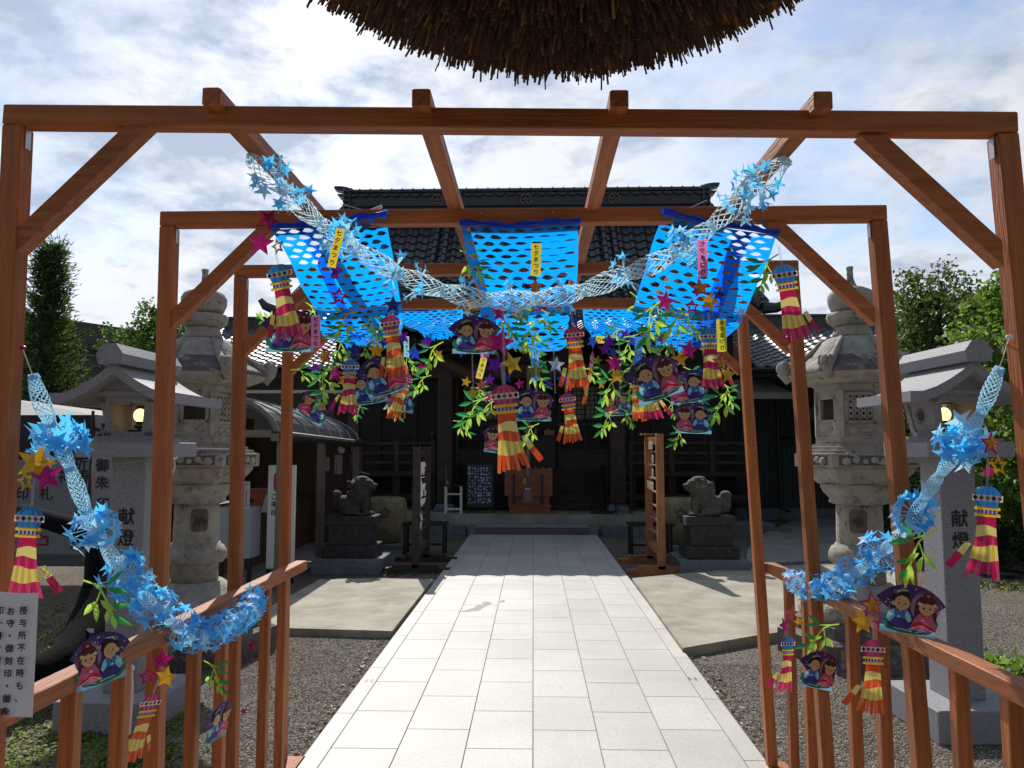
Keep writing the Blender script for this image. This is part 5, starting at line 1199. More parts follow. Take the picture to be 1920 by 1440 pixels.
# ------------------------------------------------------------ printed paper pieces, drawn as thin layered cut-outs
class Flat:
    """layers of paper cut-outs: local x right, z up, front towards -y"""
    def __init__(s, scale, flip=False): s.m = MB(); s.k = scale; s.l = 0; s.f = -1 if flip else 1
    def poly(s, pts, col, lift=1, tr=.28):
        s.l += lift; s.m.use(P_(col, tr)); pts = [(s.f*x, z) for x, z in pts]
        s.m.poly([(x*s.k, -s.l*.00016, z*s.k) for x, z in pts])
    def ell(s, c, r, col, lift=1, n=20, a0=0, a1=2*math.pi, rot=0):
        full = abs(a1-a0-2*math.pi) < 1e-6; N_ = n if full else n+1; pts = []
        for i in range(N_):
            a = a0+(a1-a0)*i/n; x, z = r[0]*math.cos(a), r[1]*math.sin(a); pts.append((c[0]+x*math.cos(rot)-z*math.sin(rot), c[1]+x*math.sin(rot)+z*math.cos(rot)))
        s.poly(pts, col, lift)
    def star(s, c, r, col, k=.45, lift=1): s.poly([(c[0]+x, c[1]+z) for x, z in star_pts(r, k)], col, lift)
    def line(s, pts, w, col, lift=1):
        s.l += lift; s.m.use(P_(col))
        for (x0, z0), (x1, z1) in zip(pts[:-1], pts[1:]):
            d = Vector((x1-x0, z1-z0)); n_ = Vector((-d.y, d.x)).normalized()*w/2; q = [(x0+n_.x, z0+n_.y), (x0-n_.x, z0-n_.y), (x1-n_.x, z1-n_.y), (x1+n_.x, z1+n_.y)]
            s.m.poly([(s.f*x*s.k, -s.l*.00016, z*s.k) for x, z in q])
def bend(me, amt, axis=0):
    for v in me.vertices: v.co.y += amt*v.co.x**2
def fan_mesh(flip):
    f = Flat(.165, flip); pv = (0, -.24)
    arc = [(pv[0]+.655*math.cos(a), pv[1]+.655*math.sin(a)) for a in [R(37+106*i/24) for i in range(25)]]
    inn = [(pv[0]+.10*math.cos(a), pv[1]+.10*math.sin(a)) for a in (R(143), R(37))]
    f.poly([(-.43, -.24), (.43, -.24), (.43, -.335), (-.43, -.335)], '6f9fb0')
    f.poly([(x*1.012, z+.006) for x, z in arc]+inn, '241a3a'); f.poly(arc+inn, '3d2566')
    f.ell((.22, .12), (.235, .235), '6b3a72'); f.ell((.20, .10), (.20, .215), '8d6d84'); f.ell((.225, .10), (.165, .18), '5d2f63')
    for k in range(46):
        a = R(rnd.uniform(36, 144)); r = rnd.uniform(.35, .63); q = (pv[0]+r*math.cos(a), pv[1]+r*math.sin(a)); f.l = 7; f.ell(q, (rnd.uniform(.004, .012),)*2, rnd.choice(('c9c3d6', 'e8e4ea', '9d8fc0')), 1, 6)
    for q in ((-.38, .10), (-.28, .20), (.05, .36), (.38, .12)): f.l = 8; f.star(q, .024, 'c9a23c')
    f.l = 9
    # boat of waves
    f.poly([(-.43, -.10), (-.40, -.06), (-.35, -.07), (-.34, -.12), (-.30, -.19), (-.1, -.25), (.1, -.25), (.30, -.19), (.34, -.12), (.36, -.07), (.41, -.06), (.44, -.11), (.42, -.20), (.32, -.285), (.1, -.32), (-.1, -.32), (-.32, -.285), (-.42, -.20)], '1f5a4a')
    f.ell((-.385, -.115), (.035, .035), '3f8f7c'); f.ell((.39, -.115), (.035, .035), '3f8f7c'); f.line([(-.33, -.21), (-.2, -.265), (-.05, -.27), (.05, -.29)], .014, '9cc7b4'); f.line([(.1, -.29), (.22, -.26), (.32, -.22)], .012, '9cc7b4')
    # boy
    f.poly([(-.33, -.22), (-.30, -.10), (-.22, -.04), (-.05, -.04), (.02, -.12), (.035, -.22), (-.05, -.26), (-.25, -.255)], '2b2466')
    f.poly([(-.26, -.10), (-.24, .04), (-.15, .06), (-.07, .04), (-.05, -.09)], '2f6cb0')
    f.poly([(-.25, .03), (-.33, -.03), (-.36, -.13), (-.30, -.18), (-.23, -.10)], '86c0cf'); f.poly([(-.06, .03), (.0, -.03), (.03, -.12), (-.01, -.16), (-.08, -.09)], '86c0cf')
    for q in ((-.30, -.04), (-.32, -.10), (-.28, -.10), (-.26, -.03), (-.01, -.06), (-.03, -.10), (-.30, -.14)): f.l = 16; f.ell(q, (.013, .009), '3f8fa8', 1, 8)
    f.poly([(-.19, .05), (-.155, -.03), (-.12, .05)], 'c9a070'); f.line([(-.21, .06), (-.155, -.04), (-.10, .06)], .014, '1f3e86'); f.ell((-.17, -.09), (.028, .022), 'e6c7cf', 1, 10)
    f.line([(-.20, -.105), (-.07, -.095)], .016, '3e7a55')
    f.ell((-.16, .185), (.155, .135), '17110f'); f.ell((-.23, .11), (.06, .08), '17110f')
    f.poly([(-.28, .27), (-.20, .32), (-.08, .33), (-.07, .315), (-.18, .30), (-.24, .25)], 'b9b5a8'); f.ell((-.26, .28), (.035, .035), '5c6a38')
    f.ell((-.275, .105), (.03, .035), 'c9a070'); f.ell((-.145, .125), (.118, .108), 'c9a070')
    f.poly([(-.26, .16), (-.20, .245), (-.12, .25), (-.03, .17), (-.05, .25), (-.14, .29), (-.25, .25)], '17110f')
    for x in (-.19, -.095): f.l = 26; f.ell((x, .12), (.015, .018), '120c0c', 1, 10)
    f.l = 26; f.line([(-.17, .08), (-.145, .07), (-.12, .078)], .007, '7c2a20'); f.line([(-.205, .165), (-.175, .172)], .008, '17110f', 0); f.line([(-.115, .172), (-.085, .165)], .008, '17110f', 0)
    # girl
    f.l = 12
    f.ell((.16, .02), (.10, .17), '4a1a1a'); f.ell((.33, -.02), (.075, .15), '4a1a1a')
    f.poly([(.03, -.22), (.06, -.10), (.13, .0), (.33, .0), (.38, -.10), (.42, -.22), (.3, -.26), (.12, -.26)], 'b8567e')
    f.poly([(.03, -.22), (.07, -.14), (.16, -.12), (.24, -.14), (.36, -.20), (.42, -.22), (.40, -.255), (.30, -.24), (.2, -.19), (.1, -.23)], 'b81c26')
    f.line([(.04, -.235), (.12, -.20), (.2, -.175), (.30, -.225), (.40, -.25)], .012, 'e8dcdc'); f.poly([(.12, -.265), (.2, -.18), (.30, -.265)], 'c77a9c')
    for x in (.16, .2, .24): f.l = 18; f.line([(x, -.26), (.2, -.19)], .005, 'e8c8d6')
    f.poly([(.17, .01), (.24, -.09), (.31, .01)], 'b81c26'); f.line([(.19, .02), (.24, -.06), (.29, .02)], .014, 'd88a2a'); f.ell((.2, -.09), (.035, .02), 'cfa0c0', 1, 8)
    f.ell((.235, .155), (.155, .135), '4a1a1a'); f.ell((.21, .305), (.045, .028), '4a1a1a', 1, 14, rot=.5); f.ell((.275, .305), (.045, .028), '4a1a1a', 1, 14, rot=-.5); f.ell((.243, .285), (.032, .018), 'c77a2a', 1, 10)
    f.ell((.235, .095), (.118, .105), 'c9a070')
    f.poly([(.11, .12), (.16, .215), (.235, .225), (.31, .21), (.36, .12), (.34, .22), (.24, .26), (.14, .23)], '4a1a1a'); f.poly([(.15, .17), (.20, .155), (.24, .18), (.28, .155), (.32, .17), (.3, .22), (.18, .22)], '4a1a1a')
    for x in (.19, .285): f.l = 27; f.ell((x, .09), (.015, .018), '120c0c', 1, 10)
    f.l = 27; f.line([(.21, .05), (.237, .04), (.262, .05)], .007, '7c2a20')
    for x in (.115, .355):
        f.l = 28; f.star((x, .155), .036, 'd8cf9a', .5); f.ell((x, .155), (.009, .009), 'c9a23c', 1, 6)
        for k in range(3): f.ell((x+.012, .11-.022*k), (.006, .006), 'e8e4ea', 0 if k else 1, 6)
    f.l = 20; f.star((.03, -.275), .028, 'c9a23c')
    return f.m
def streamer_mesh(top_, tail, flip, curl=1.0):
    f = Flat(.196, flip); n = 26
    dk, lt = {'blue': ('1f5f96', '4b93c2'), 'pink': ('8e2350', 'b85a86')}[top_]; A, A2 = {'magenta': ('9c1442', 'b0305c'), 'orange': ('b2421c', 'c85a2c')}[tail]; YB, YD = 'c3b468', 'b89a34'
    out = [(.135*(1+.035*abs(math.sin(4*a)))*math.cos(a), -.12+.12*(1+.035*abs(math.sin(4*a)))*math.sin(a)) for a in [i*math.pi/n for i in range(n+1)]]
    f.poly(out+[(-.10, -.235), (.10, -.235)], dk)
    for a, w in ((-.085, .022), (-.02, .028), (.055, .024)): f.poly([(a*.4, -.003), (a*.4+w*.4, -.003), (a+w+.012, -.10), (a*.8+w, -.23), (a*.8-w*.2, -.23), (a-w*.2, -.10)], lt)
    f.poly([(-.152, -.095), (.148, -.095), (.15, -.165), (-.148, -.165)], 'cfcac4')
    for x, c in ((-.12, 'b8601e'), (-.06, '3a1a30'), (.0, '5f8226'), (.06, 'a01c2a'), (.12, '1c1626')): f.poly([(x-.026, -.13), (x, -.098), (x+.026, -.13), (x, -.162)], c, 0 if x > -.1 else 1)
    f.poly([(-.10, -.255), (.10, -.255), (.10, -.31), (-.10, -.31)], '6f86b8')
    for x in (-.07, -.03, .01, .05, .085): f.poly([(x-.011, -.256), (x+.009, -.256), (x+.009, -.309), (x-.011, -.309)], '9c2450', 0 if x > -.05 else 1)
    for z in (-.246, -.320):
        f.poly([(-.125, z+.015), (-.13, z), (-.125, z-.015), (.125, z-.015), (.13, z), (.125, z+.015)], 'c9a22c')
        for k in range(9): f.ell((-.108+.027*k, z+.016), (.012, .006), 'd8b444', 0 if k else 1, 8)
    def hw(t): return .090+.03*t+.062*t**2.2
    bands = [(0, .16, A), (.16, .32, YB), (.32, .48, A), (.48, .72, YB), (.72, 1.0, A)]
    zt = -.335; H = .665; cx = lambda t: .02*t*t
    wave = lambda x, t: .016*math.sin(x*22+t*7)*(1 if t < .9 else 0)-.03*(x*x)/.02*t*.3
    for (t0, t1, c) in bands[:4]:
        for i in range(8):
            u0, u1 = i/8*2-1, (i+1)/8*2-1; q = [(cx(t)+u*hw(t), zt-H*t+(wave(u*hw(t), t) if 0 < t else 0)) for u, t in ((u0, t0), (u1, t0), (u1, t1), (u0, t1))]
            f.poly(q, (YD if (i % 2 and t0 > .4) else c) if c == YB else (A2 if i % 3 == 1 and t0 > .3 else c), 0 if (i or t0) else 1)
    k = 7
    for i in range(k):                     # cut strips at the hem
        u0, u1 = i/k*2-1, (i+1)/k*2-1; e = rnd.uniform(.93, 1.03); g = .10
        q = [(cx(.72)+u0*hw(.72), zt-H*.72+wave(u0*hw(.72), .72)), (cx(.72)+u1*hw(.72), zt-H*.72+wave(u1*hw(.72), .72)), (cx(1)+(u1-.03)*hw(1.0), zt-H*e), (cx(1)+(u0+.05)*hw(1.0), zt-H*(e+rnd.uniform(-.03, .02)))]
        f.poly(q, A if i % 2 else A2, 0)
    # one strip swung outwards
    for (t0, t1, c) in ((.50, .72, YB), (.72, .98, A)):
        q = []
        for t, s in ((t0, 0), (t0, 1), (t1, 1), (t1, 0)):
            o_ = hw(t)*1.0+.012+(t-.5)*.17*curl; q.append((cx(t)+o_+s*.052, zt-H*(t*.93)+s*.045*(1 if t > .6 else .4)))
        f.poly(q, c, 1)
    return f.m
FANS = {}; STR = {}
def place(mesh_o_name, meshes, root_o, org=None): pass
def mesh_of(MBo, name):
    me = bpy.data.meshes.new(name); me.from_pydata([tuple(p) for p in MBo.v], [], MBo.f)
    for m_ in MBo.mats: me.materials.append(m_)
    me.polygons.foreach_set('material_index', MBo.mi); me.update(); return me
def split_streamer(top_, tail, flip, curl):
    k = (top_, tail, flip, curl)
    if k in STR: return STR[k]
    f = streamer_mesh(top_, tail, flip, curl); A, B, C_ = MB(), MB(), MB()
    for fc, mi in zip(f.f, f.mi):
        zc_ = sum(f.v[i].z for i in fc)/len(fc)/.196; T = A if zc_ > -.236 else (B if zc_ > -.336 else C_); T.use(f.mats[mi]); T.poly([f.v[i] for i in fc])
    out = []
    for T, nm in ((A, 'ball'), (B, 'collar'), (C_, 'tail')): me = mesh_of(T, nm); bend(me, 5.0 if nm == 'tail' else 0); out.append(me)
    STR[k] = out; return out
RMESH = {}
def child(name, me, parent, loc=(0, 0, 0)):
    o = bpy.data.objects.new(name, me); COL.objects.link(o); o.parent = parent; o.location = loc; return o
def ribbon_to(parent, length, w=.006):
    m = MB(); m.use(RIB); m.poly([(-w/2, .002, -.01), (w/2, .002, -.01), (w/2, .002, length), (-w/2, .002, length)]); child('clear_ribbon', mesh_of(m, 'clear_ribbon'), parent)
ANCH = []
def streamer(x0, y0, x1, y1, top_, tail, label, anchor, flip=False, yaw=0, Y=None, rib=.05, curl=1.0):
    ln = math.hypot(x1-x0, y1-y0); Y = Y or .196*F/ln; roll = math.degrees(math.atan2(-(x1-x0), y1-y0))
    r = root('paper_streamer', U(x0, y0, Y=Y), label, 'streamer', 'printed paper festival streamers'); r.rotation_euler = Euler((0, R(-roll)*-1, R(yaw)), 'XYZ')
    r.rotation_euler = (Matrix.Rotation(R(roll), 3, 'Y') @ Matrix.Rotation(R(yaw), 3, 'Z')).to_euler()
    r.scale = (1.12, 1, 1)
    for me, nm in zip(split_streamer(top_, tail, flip, curl), ('ball', 'collar', 'tail')): child(nm, me, r)
    if rib: ribbon_to(r, rib)
    ANCH.append(((x0+x1)/2, (y0+y1)/2, anchor)); return r
streamer(58, 950, 50, 1122, 'blue', 'magenta', 'blue topped magenta and yellow streamer hanging against the front left post', 'the streamer at the front left post', rib=.06)
streamer(521, 496, 550, 641, 'blue', 'magenta', 'blue topped magenta and yellow streamer in front of a fan card at upper left', 'the upper left blue topped streamer', flip=True, curl=.2)
streamer(730, 592, 748, 712, 'pink', 'orange', 'pink topped orange streamer half hidden behind the tilted double fan cards', 'the orange streamer above the tilted fans', flip=True, curl=.2)
streamer(657, 675, 655, 778, 'blue', 'magenta', 'blue topped magenta streamer hanging left of the tilted double fan cards', 'the blue topped streamer left of centre', flip=True)
streamer(944, 722, 960, 882, 'pink', 'orange', 'largest pink topped orange streamer hanging lowest at the centre over the path', 'the large central orange streamer')
streamer(1074, 613, 1085, 732, 'pink', 'orange', 'pink topped orange streamer right of centre, directly above a smaller one', 'the upper orange streamer right of centre', flip=True, curl=.3)
streamer(1062, 737, 1076, 830, 'pink', 'orange', 'small pink topped orange streamer below its larger twin, right of centre', 'the small orange streamer right of centre', flip=True, curl=.5)
streamer(1467, 497, 1489, 643, 'blue', 'magenta', 'blue topped magenta streamer hanging before the third frame post at upper right', 'the upper right blue topped streamer', curl=.6)
streamer(1330, 616, 1333, 732, 'blue', 'magenta', 'blue topped magenta streamer right of the big fan card and left of a yellow strip', 'the blue topped streamer right of the big fan')
streamer(1852, 912, 1838, 1076, 'blue', 'magenta', 'blue topped magenta streamer hanging at the far right over shaded gravel', 'the far right streamer', flip=True, rib=.06)
streamer(1478, 1194, 1470, 1289, 'blue', 'magenta', 'small blue topped magenta streamer hanging by the right balusters', 'the small streamer at the right balusters', flip=True, Y=2.9, yaw=25)
streamer(1637, 1200, 1631, 1328, 'pink', 'orange', 'pink topped orange streamer hanging on a right baluster below the large fan card', 'the orange streamer at the right railing', flip=True)
streamer(288, 1302, 247, 1422, 'pink', 'orange', 'twisted orange streamer seen nearly edge on by the left railing', 'the edge on streamer at the left railing', yaw=60, Y=2.2)
streamer(1190, 694, 1202, 797, 'pink', 'orange', 'orange streamer mostly hidden behind the left edge of the big right fan card', 'the hidden orange streamer behind the big fan', curl=.1, Y=2.95)
streamer(1212, 690, 1224, 800, 'blue', 'magenta', 'magenta streamer whose hem shows below the big right fan card', 'the magenta streamer under the big fan', Y=2.85)
streamer(765, 700, 737, 787, 'pink', 'orange', 'slanting small orange streamer seen edge on behind the leaves left of centre', 'the slanting small streamer left of centre', yaw=48, Y=3.1)
streamer(1112, 660, 1094, 765, 'pink', 'orange', 'narrow pale backed streamer turned edge on, right of centre', 'the edge on streamer right of centre', yaw=74, Y=2.8)
def fan(x, y, w, roll, mirror, label, anchor, yaw=0, Y=None, pitch=0):
    Y = Y or min(3.75, .165*F/w); k = 'm' if mirror else 'n'
    if k not in FANS: me = mesh_of(fan_mesh(mirror), 'fan_card'); FANS[k] = me
    r = tag(bpy.data.objects.new('fan_card', FANS[k]), label, 'fan card', 'printed fan shaped cards of two seated children'); COL.objects.link(r); r.location = U(x, y, Y=Y)
    r.rotation_euler = (Matrix.Rotation(R(roll), 3, 'Y') @ Matrix.Rotation(R(yaw), 3, 'Z') @ Matrix.Rotation(R(pitch), 3, 'X')).to_euler(); ANCH.append((x, y, anchor)); return r
fan(544, 625, 100, 0, False, 'purple fan card of a boy and girl behind the upper left streamer', 'the upper left fan card', Y=2.2)
fan(889, 632, 95, 1, False, 'purple fan card of a boy and girl hanging left of the middle net bottom', 'the fan card left of centre')
fan(718, 708, 90, -24, False, 'front card of two overlapping tilted purple fan cards left of centre', 'the tilted front fan card', yaw=38, Y=2.35)
fan(690, 730, 70, -14, False, 'rear card of two overlapping tilted purple fan cards left of centre', 'the tilted rear fan card', yaw=36, Y=2.8)
fan(590, 765, 74, 30, True, 'fan card tilted down to the right below green leaves, left side', 'the tilted lower left fan card', yaw=-12)
fan(753, 746, 62, 12, True, 'small fan card half hidden by bright leaves left of centre', 'the small fan behind leaves left of centre', yaw=-25, Y=3.2)
fan(999, 763, 80, 0, False, 'upright fan card touching the right side of the large central orange streamer', 'the upright central fan card')
fan(940, 826, 70, 6, True, 'fan card mostly hidden behind the large central orange streamer tail', 'the hidden central fan card', Y=3.3)
fan(1229, 713, 100, -20, False, 'big purple fan card tilted up at right, largest in the right cluster', 'the big right fan card', yaw=14, Y=2.15)
fan(1290, 728, 66, -8, True, 'fan card overlapped by the big tilted fan card at its right', 'the overlapped right fan card', yaw=-10, Y=2.9)
fan(1301, 787, 70, 2, True, 'lowest fan card of the right cluster with the girl on its left', 'the lowest right fan card', Y=3.1)
fan(1160, 758, 52, -4, True, 'smallest fan card covered by paper leaves between centre and right cluster', 'the smallest fan card')
fan(1706, 1148, 116, 9, False, 'fan card leaning on the right handrail beside a magenta star', 'the fan card on the right handrail', Y=2.02)
fan(1535, 1260, 72, 15, False, 'fan card hanging before the right balusters beside the small streamer', 'the fan card at the right balusters', yaw=20, Y=2.7)
fan(190, 1240, 84, -5, True, 'fan card fixed on the left handrail with the girl on its left', 'the fan card on the left handrail', yaw=70, Y=1.93)
fan(409, 1357, 62, 10, False, 'narrow looking fan card turned edge on behind the left balusters', 'the edge on fan card at the left', yaw=84, Y=2.6)

def tanzaku(x, y, h, w, col, txt, label, roll=0, mirror=False, yaw=0, Y=None, ink=None):
    Y = Y or .088*F/h; k = Y/F; r = root('paper_strip', U(x, y, Y=Y), label, 'paper strip', 'coloured wish paper strips'); m = MB(); m.use(P_(col, .4)); hh, ww = h*k/2, w*k/2
    n = 6
    for i in range(n): z0, z1 = lerp(-hh, hh, i/n), lerp(-hh, hh, (i+1)/n); f_ = lambda z: .002*math.sin(z*60); m.poly([(-ww, f_(z0), z0), (ww, f_(z0), z0), (ww, f_(z1), z1), (-ww, f_(z1), z1)])
    child('sheet', mesh_of(m, 'sheet'), r)
    m = MB(); m.use(ink or BLACK); p_ = 2*hh/(len(txt)+.25); write_col(m, txt, (0, -.0028, hh-p_*.62), (-1 if mirror else 1, 0, 0), (0, 0, 1), min(p_*.85, ww*1.35), pitch=p_, bold=.0004)
    for v in m.v: v.y = -.0028
    child('writing', mesh_of(m, 'writing'), r); r.rotation_euler = (Matrix.Rotation(R(roll), 3, 'Y') @ Matrix.Rotation(R(yaw), 3, 'Z')).to_euler(); return r
T_ = '七夕まつり'
tanzaku(630, 465, 78, 17, 'c3ab2e', T_, 'yellow wish strip behind the garland on the left blue net', roll=12)
tanzaku(1005, 487, 64, 19, 'b3a836', T_, 'olive yellow wish strip centred on the middle blue net', roll=1)
tanzaku(1317, 484, 72, 19, 'c070a0', T_, 'pink wish strip seen from behind on the right blue net', roll=0, mirror=True)
tanzaku(592, 622, 62, 18, 'd87aa0', T_, 'pink wish strip beside the upper left fan card', roll=-2)
tanzaku(1353, 629, 62, 18, 'b3a836', T_, 'yellow wish strip seen from behind near the fourth frame post', roll=0, mirror=True)
tanzaku(1003, 686, 58, 15, '5f9fc8', T_, 'pale blue wish strip above the upright central fan card', Y=2.9)
tanzaku(903, 690, 42, 13, 'c9bc48', '夕まつり', 'small yellow wish strip slanting below the fan card left of centre', roll=14, Y=2.9)
tanzaku(908, 660, 22, 16, 'd06a94', 'り', 'small pink strip end just below the fan card left of centre', roll=-10, Y=2.8)
tanzaku(1197, 661, 60, 15, '2f7fd0', T_, 'bright blue wish strip with white writing left above the big right fan', roll=2, yaw=-25, Y=2.6, ink=WHITEP)
tanzaku(762, 650, 40, 12, '8fc0e8', T_, 'pale blue wish strip edge beside the orange streamer left of centre', yaw=40, Y=3.0)
tanzaku(1124, 637, 14, 20, 'd8c43a', 'り', 'yellow strip end peeping below the right crumpled net', Y=3.4)

# ------------------------------------------------------------ bamboo leaf sprigs
def leaf(m, base, ang, ln, w, fold=.25, tw=0):
    d = Vector((math.cos(ang), 0, math.sin(ang))); e = Vector((-d.z, 0, d.x)); prof_ = [(0, .0), (.18, .6), (.42, 1), (.7, .75), (1, 0)]; b = Vector(base); up_ = Vector((0, -1, 0))
    P1 = [b+d*ln*t+up_*(.25*ln*math.sin(t*2)*tw) for t, _ in prof_]
    b0 = len(m.v)
    for (t, h), p in zip(prof_, P1): m.v += [p+e*w*h*.5+up_*w*fold*h, p, p-e*w*h*.5+up_*w*fold*h]
    for i in range(4): m.face([b0+3*i, b0+3*i+1, b0+3*i+4, b0+3*i+3]); m.face([b0+3*i+1, b0+3*i+2, b0+3*i+5, b0+3*i+4])
def sprig_meshes(seed):
    rr_ = random.Random(seed); k = .12; st_ = MB(); st_.use(LEAFL); lv = []
    stem = [(-.48, .40), (-.28, .33), (-.12, .20), (-.02, .02), (.04, -.16), (.14, -.30)]
    pts = [Vector((x*k, 0, z*k)) for x, z in stem]
    def strip(ps, w):
        for a, b in zip(ps[:-1], ps[1:]): d = (b-a).normalized(); e = Vector((-d.z, 0, d.x))*w; st_.poly([a-e, a+e, b+e, b-e])
    strip(pts, .0022)
    strip([pts[1], Vector((-.02*k, 0, .26*k))], .0018); strip([pts[2], Vector((-.2*k, 0, -.05*k))], .0018)
    L_ = [((-.04, .27), 35, .42, 1), ((.0, .24), -15, .46, 1), ((-.2, -.02), -130, .36, 0), ((-.19, -.06), -85, .36, 0), ((-.12, .0), -40, .34, 0), ((.04, -.14), 12, .42, 1), ((.06, -.18), -95, .36, 0), ((.13, -.28), -38, .42, 1), ((.12, -.28), -75, .30, 0)]
    for (b, a, l, g_) in L_:
        m_ = MB(); m_.use(LEAFG if g_ else LEAFL); leaf(m_, (b[0]*k, 0, b[1]*k), R(a+rr_.uniform(-14, 14)), l*k*rr_.uniform(.75, 1.2), .115*k*rr_.uniform(.8, 1.2), .3, rr_.uniform(-1, 1)); lv.append(mesh_of(m_, 'leaf'))
    return mesh_of(st_, 'stem'), lv
SPR = [sprig_meshes(s) for s in range(4)]
SMALL = []
def sprig(x, y, size, roll=0, mirror=False, yaw=0, Y=None):
    Y = Y or min(.12*F/size, 3.6); sm_, lv = SPR[len(SMALL) % 4]; r = root('bamboo_sprig', U(x, y, Y=Y), '', None, None); 
    r.rotation_euler = (Matrix.Rotation(R(roll), 3, 'Y') @ Matrix.Rotation(R(yaw+(180 if mirror else 0)), 3, 'Z')).to_euler(); s = size*Y/F/.12; r.scale = (s, s, s)
    child('stem', sm_, r); [child('leaf', l_, r) for l_ in lv]; SMALL.append((r, x, y, size, 'leaf')); return r
for a in ((200, 1125, 92, 0), (407, 1268, 64, 0), (1712, 1037, 100, 0, True), (1533, 1190, 68, 10, True), (893, 495, 66, 0), (1432, 512, 74, -12, True), (500, 606, 50, 150), (592, 592, 56, 10), (640, 606, 62, 0, True), (700, 608, 60, 5), (722, 628, 52, 20, True), (646, 655, 60, 0), (604, 722, 64, -30, True), (672, 772, 34, 40),
          (770, 676, 50, -10), (806, 668, 60, -8, True), (742, 762, 46, 20), (955, 606, 62, 10), (990, 622, 66, 0, True), (1008, 655, 58, 20), (885, 770, 66, 0, True), (912, 762, 56, 20, True), (990, 812, 44, 0, True), (968, 640, 50, -20), (1012, 706, 50, 0), (905, 735, 40, -20), (1140, 728, 60, 0, True), (1172, 655, 56, 0, True), (1190, 690, 46, 10),
          (1135, 790, 58, 0, True), (1160, 690, 44, 10), (1216, 605, 80, -20, True), (1262, 604, 66, 10, True), (1302, 612, 62, -10), (1240, 650, 60, 0, True), (1205, 640, 60, -30), (1278, 640, 50, 15), (1300, 706, 44, 0), (1348, 758, 66, 0, True), (1368, 740, 48, 10), (1270, 820, 40, 0, True), (1262, 766, 40, 10), (1180, 782, 40, 0)): sprig(*a, yaw=rnd.uniform(-25, 25))
for a in ((575, 700, 50, -40), (620, 690, 46, 30, True), (690, 660, 44, -10), (725, 700, 40, 60), (785, 720, 46, 5, True), (870, 800, 42, -15), (930, 640, 46, 30), (975, 580, 50, -30, True), (1030, 600, 48, 10), (1115, 700, 44, -25), (1150, 625, 44, 25, True), (1200, 575, 54, 15), (1235, 590, 50, -40, True), (1285, 575, 46, 5), (1330, 640, 44, 30), (1180, 730, 40, -15, True), (1310, 740, 38, 0), (1245, 690, 40, 35)): sprig(*a, yaw=rnd.uniform(-50, 50), Y=rnd.uniform(2.6, 3.4))
# ------------------------------------------------------------ foil stars
STM = {}
def foil_star(x, y, size, col, kind, Y, roll=None, yaw=None):
    key = (col, kind)
    if key not in STM:
        parts = []; Rr = .025
        m = MB(); m.use(FOIL[col if kind != 'two' else 'magenta']); pts = star_pts(Rr, .45)
        if kind == 'hollow':
            inn = star_pts(Rr*.48, .45)
            for i in range(10): j_ = (i+1) % 10; m.poly([(pts[i][0], 0, pts[i][1]), (pts[j_][0], 0, pts[j_][1]), (inn[j_][0], -.0006, inn[j_][1]), (inn[i][0], -.0006, inn[i][1])])
        else:
            b0 = len(m.v); m.v.append(Vector((0, -.0035, 0))); m.v += [Vector((p[0], 0, p[1])) for p in pts]
            for i in range(10): m.face([b0, b0+1+i, b0+1+(i+1) % 10])
        parts.append(mesh_of(m, 'star'))
        if kind == 'two':
            m = MB(); m.use(FOIL['gold']); pts = star_pts(Rr*.72, .45); b0 = len(m.v); m.v.append(Vector((0, -.006, 0))); m.v += [Vector((p[0], -.0025, p[1])) for p in pts]
            for i in range(10): m.face([b0, b0+1+i, b0+1+(i+1) % 10])
            parts.append(mesh_of(m, 'inner_star'))
        STM[key] = parts
    ps = STM[key]; o = bpy.data.objects.new('foil_star', ps[0]); COL.objects.link(o); o.location = U(x, y, Y=Y); s = size*Y/F/.05; o.scale = (s, s, s)
    o.rotation_euler = (Matrix.Rotation(R(rnd.uniform(-30, 30) if roll is None else roll), 3, 'Y') @ Matrix.Rotation(R(rnd.uniform(-40, 40) if yaw is None else yaw), 3, 'Z')).to_euler()
    for q in ps[1:]: child('inner_star', q, o)
    SMALL.append((o, x, y, size, (col, kind)))
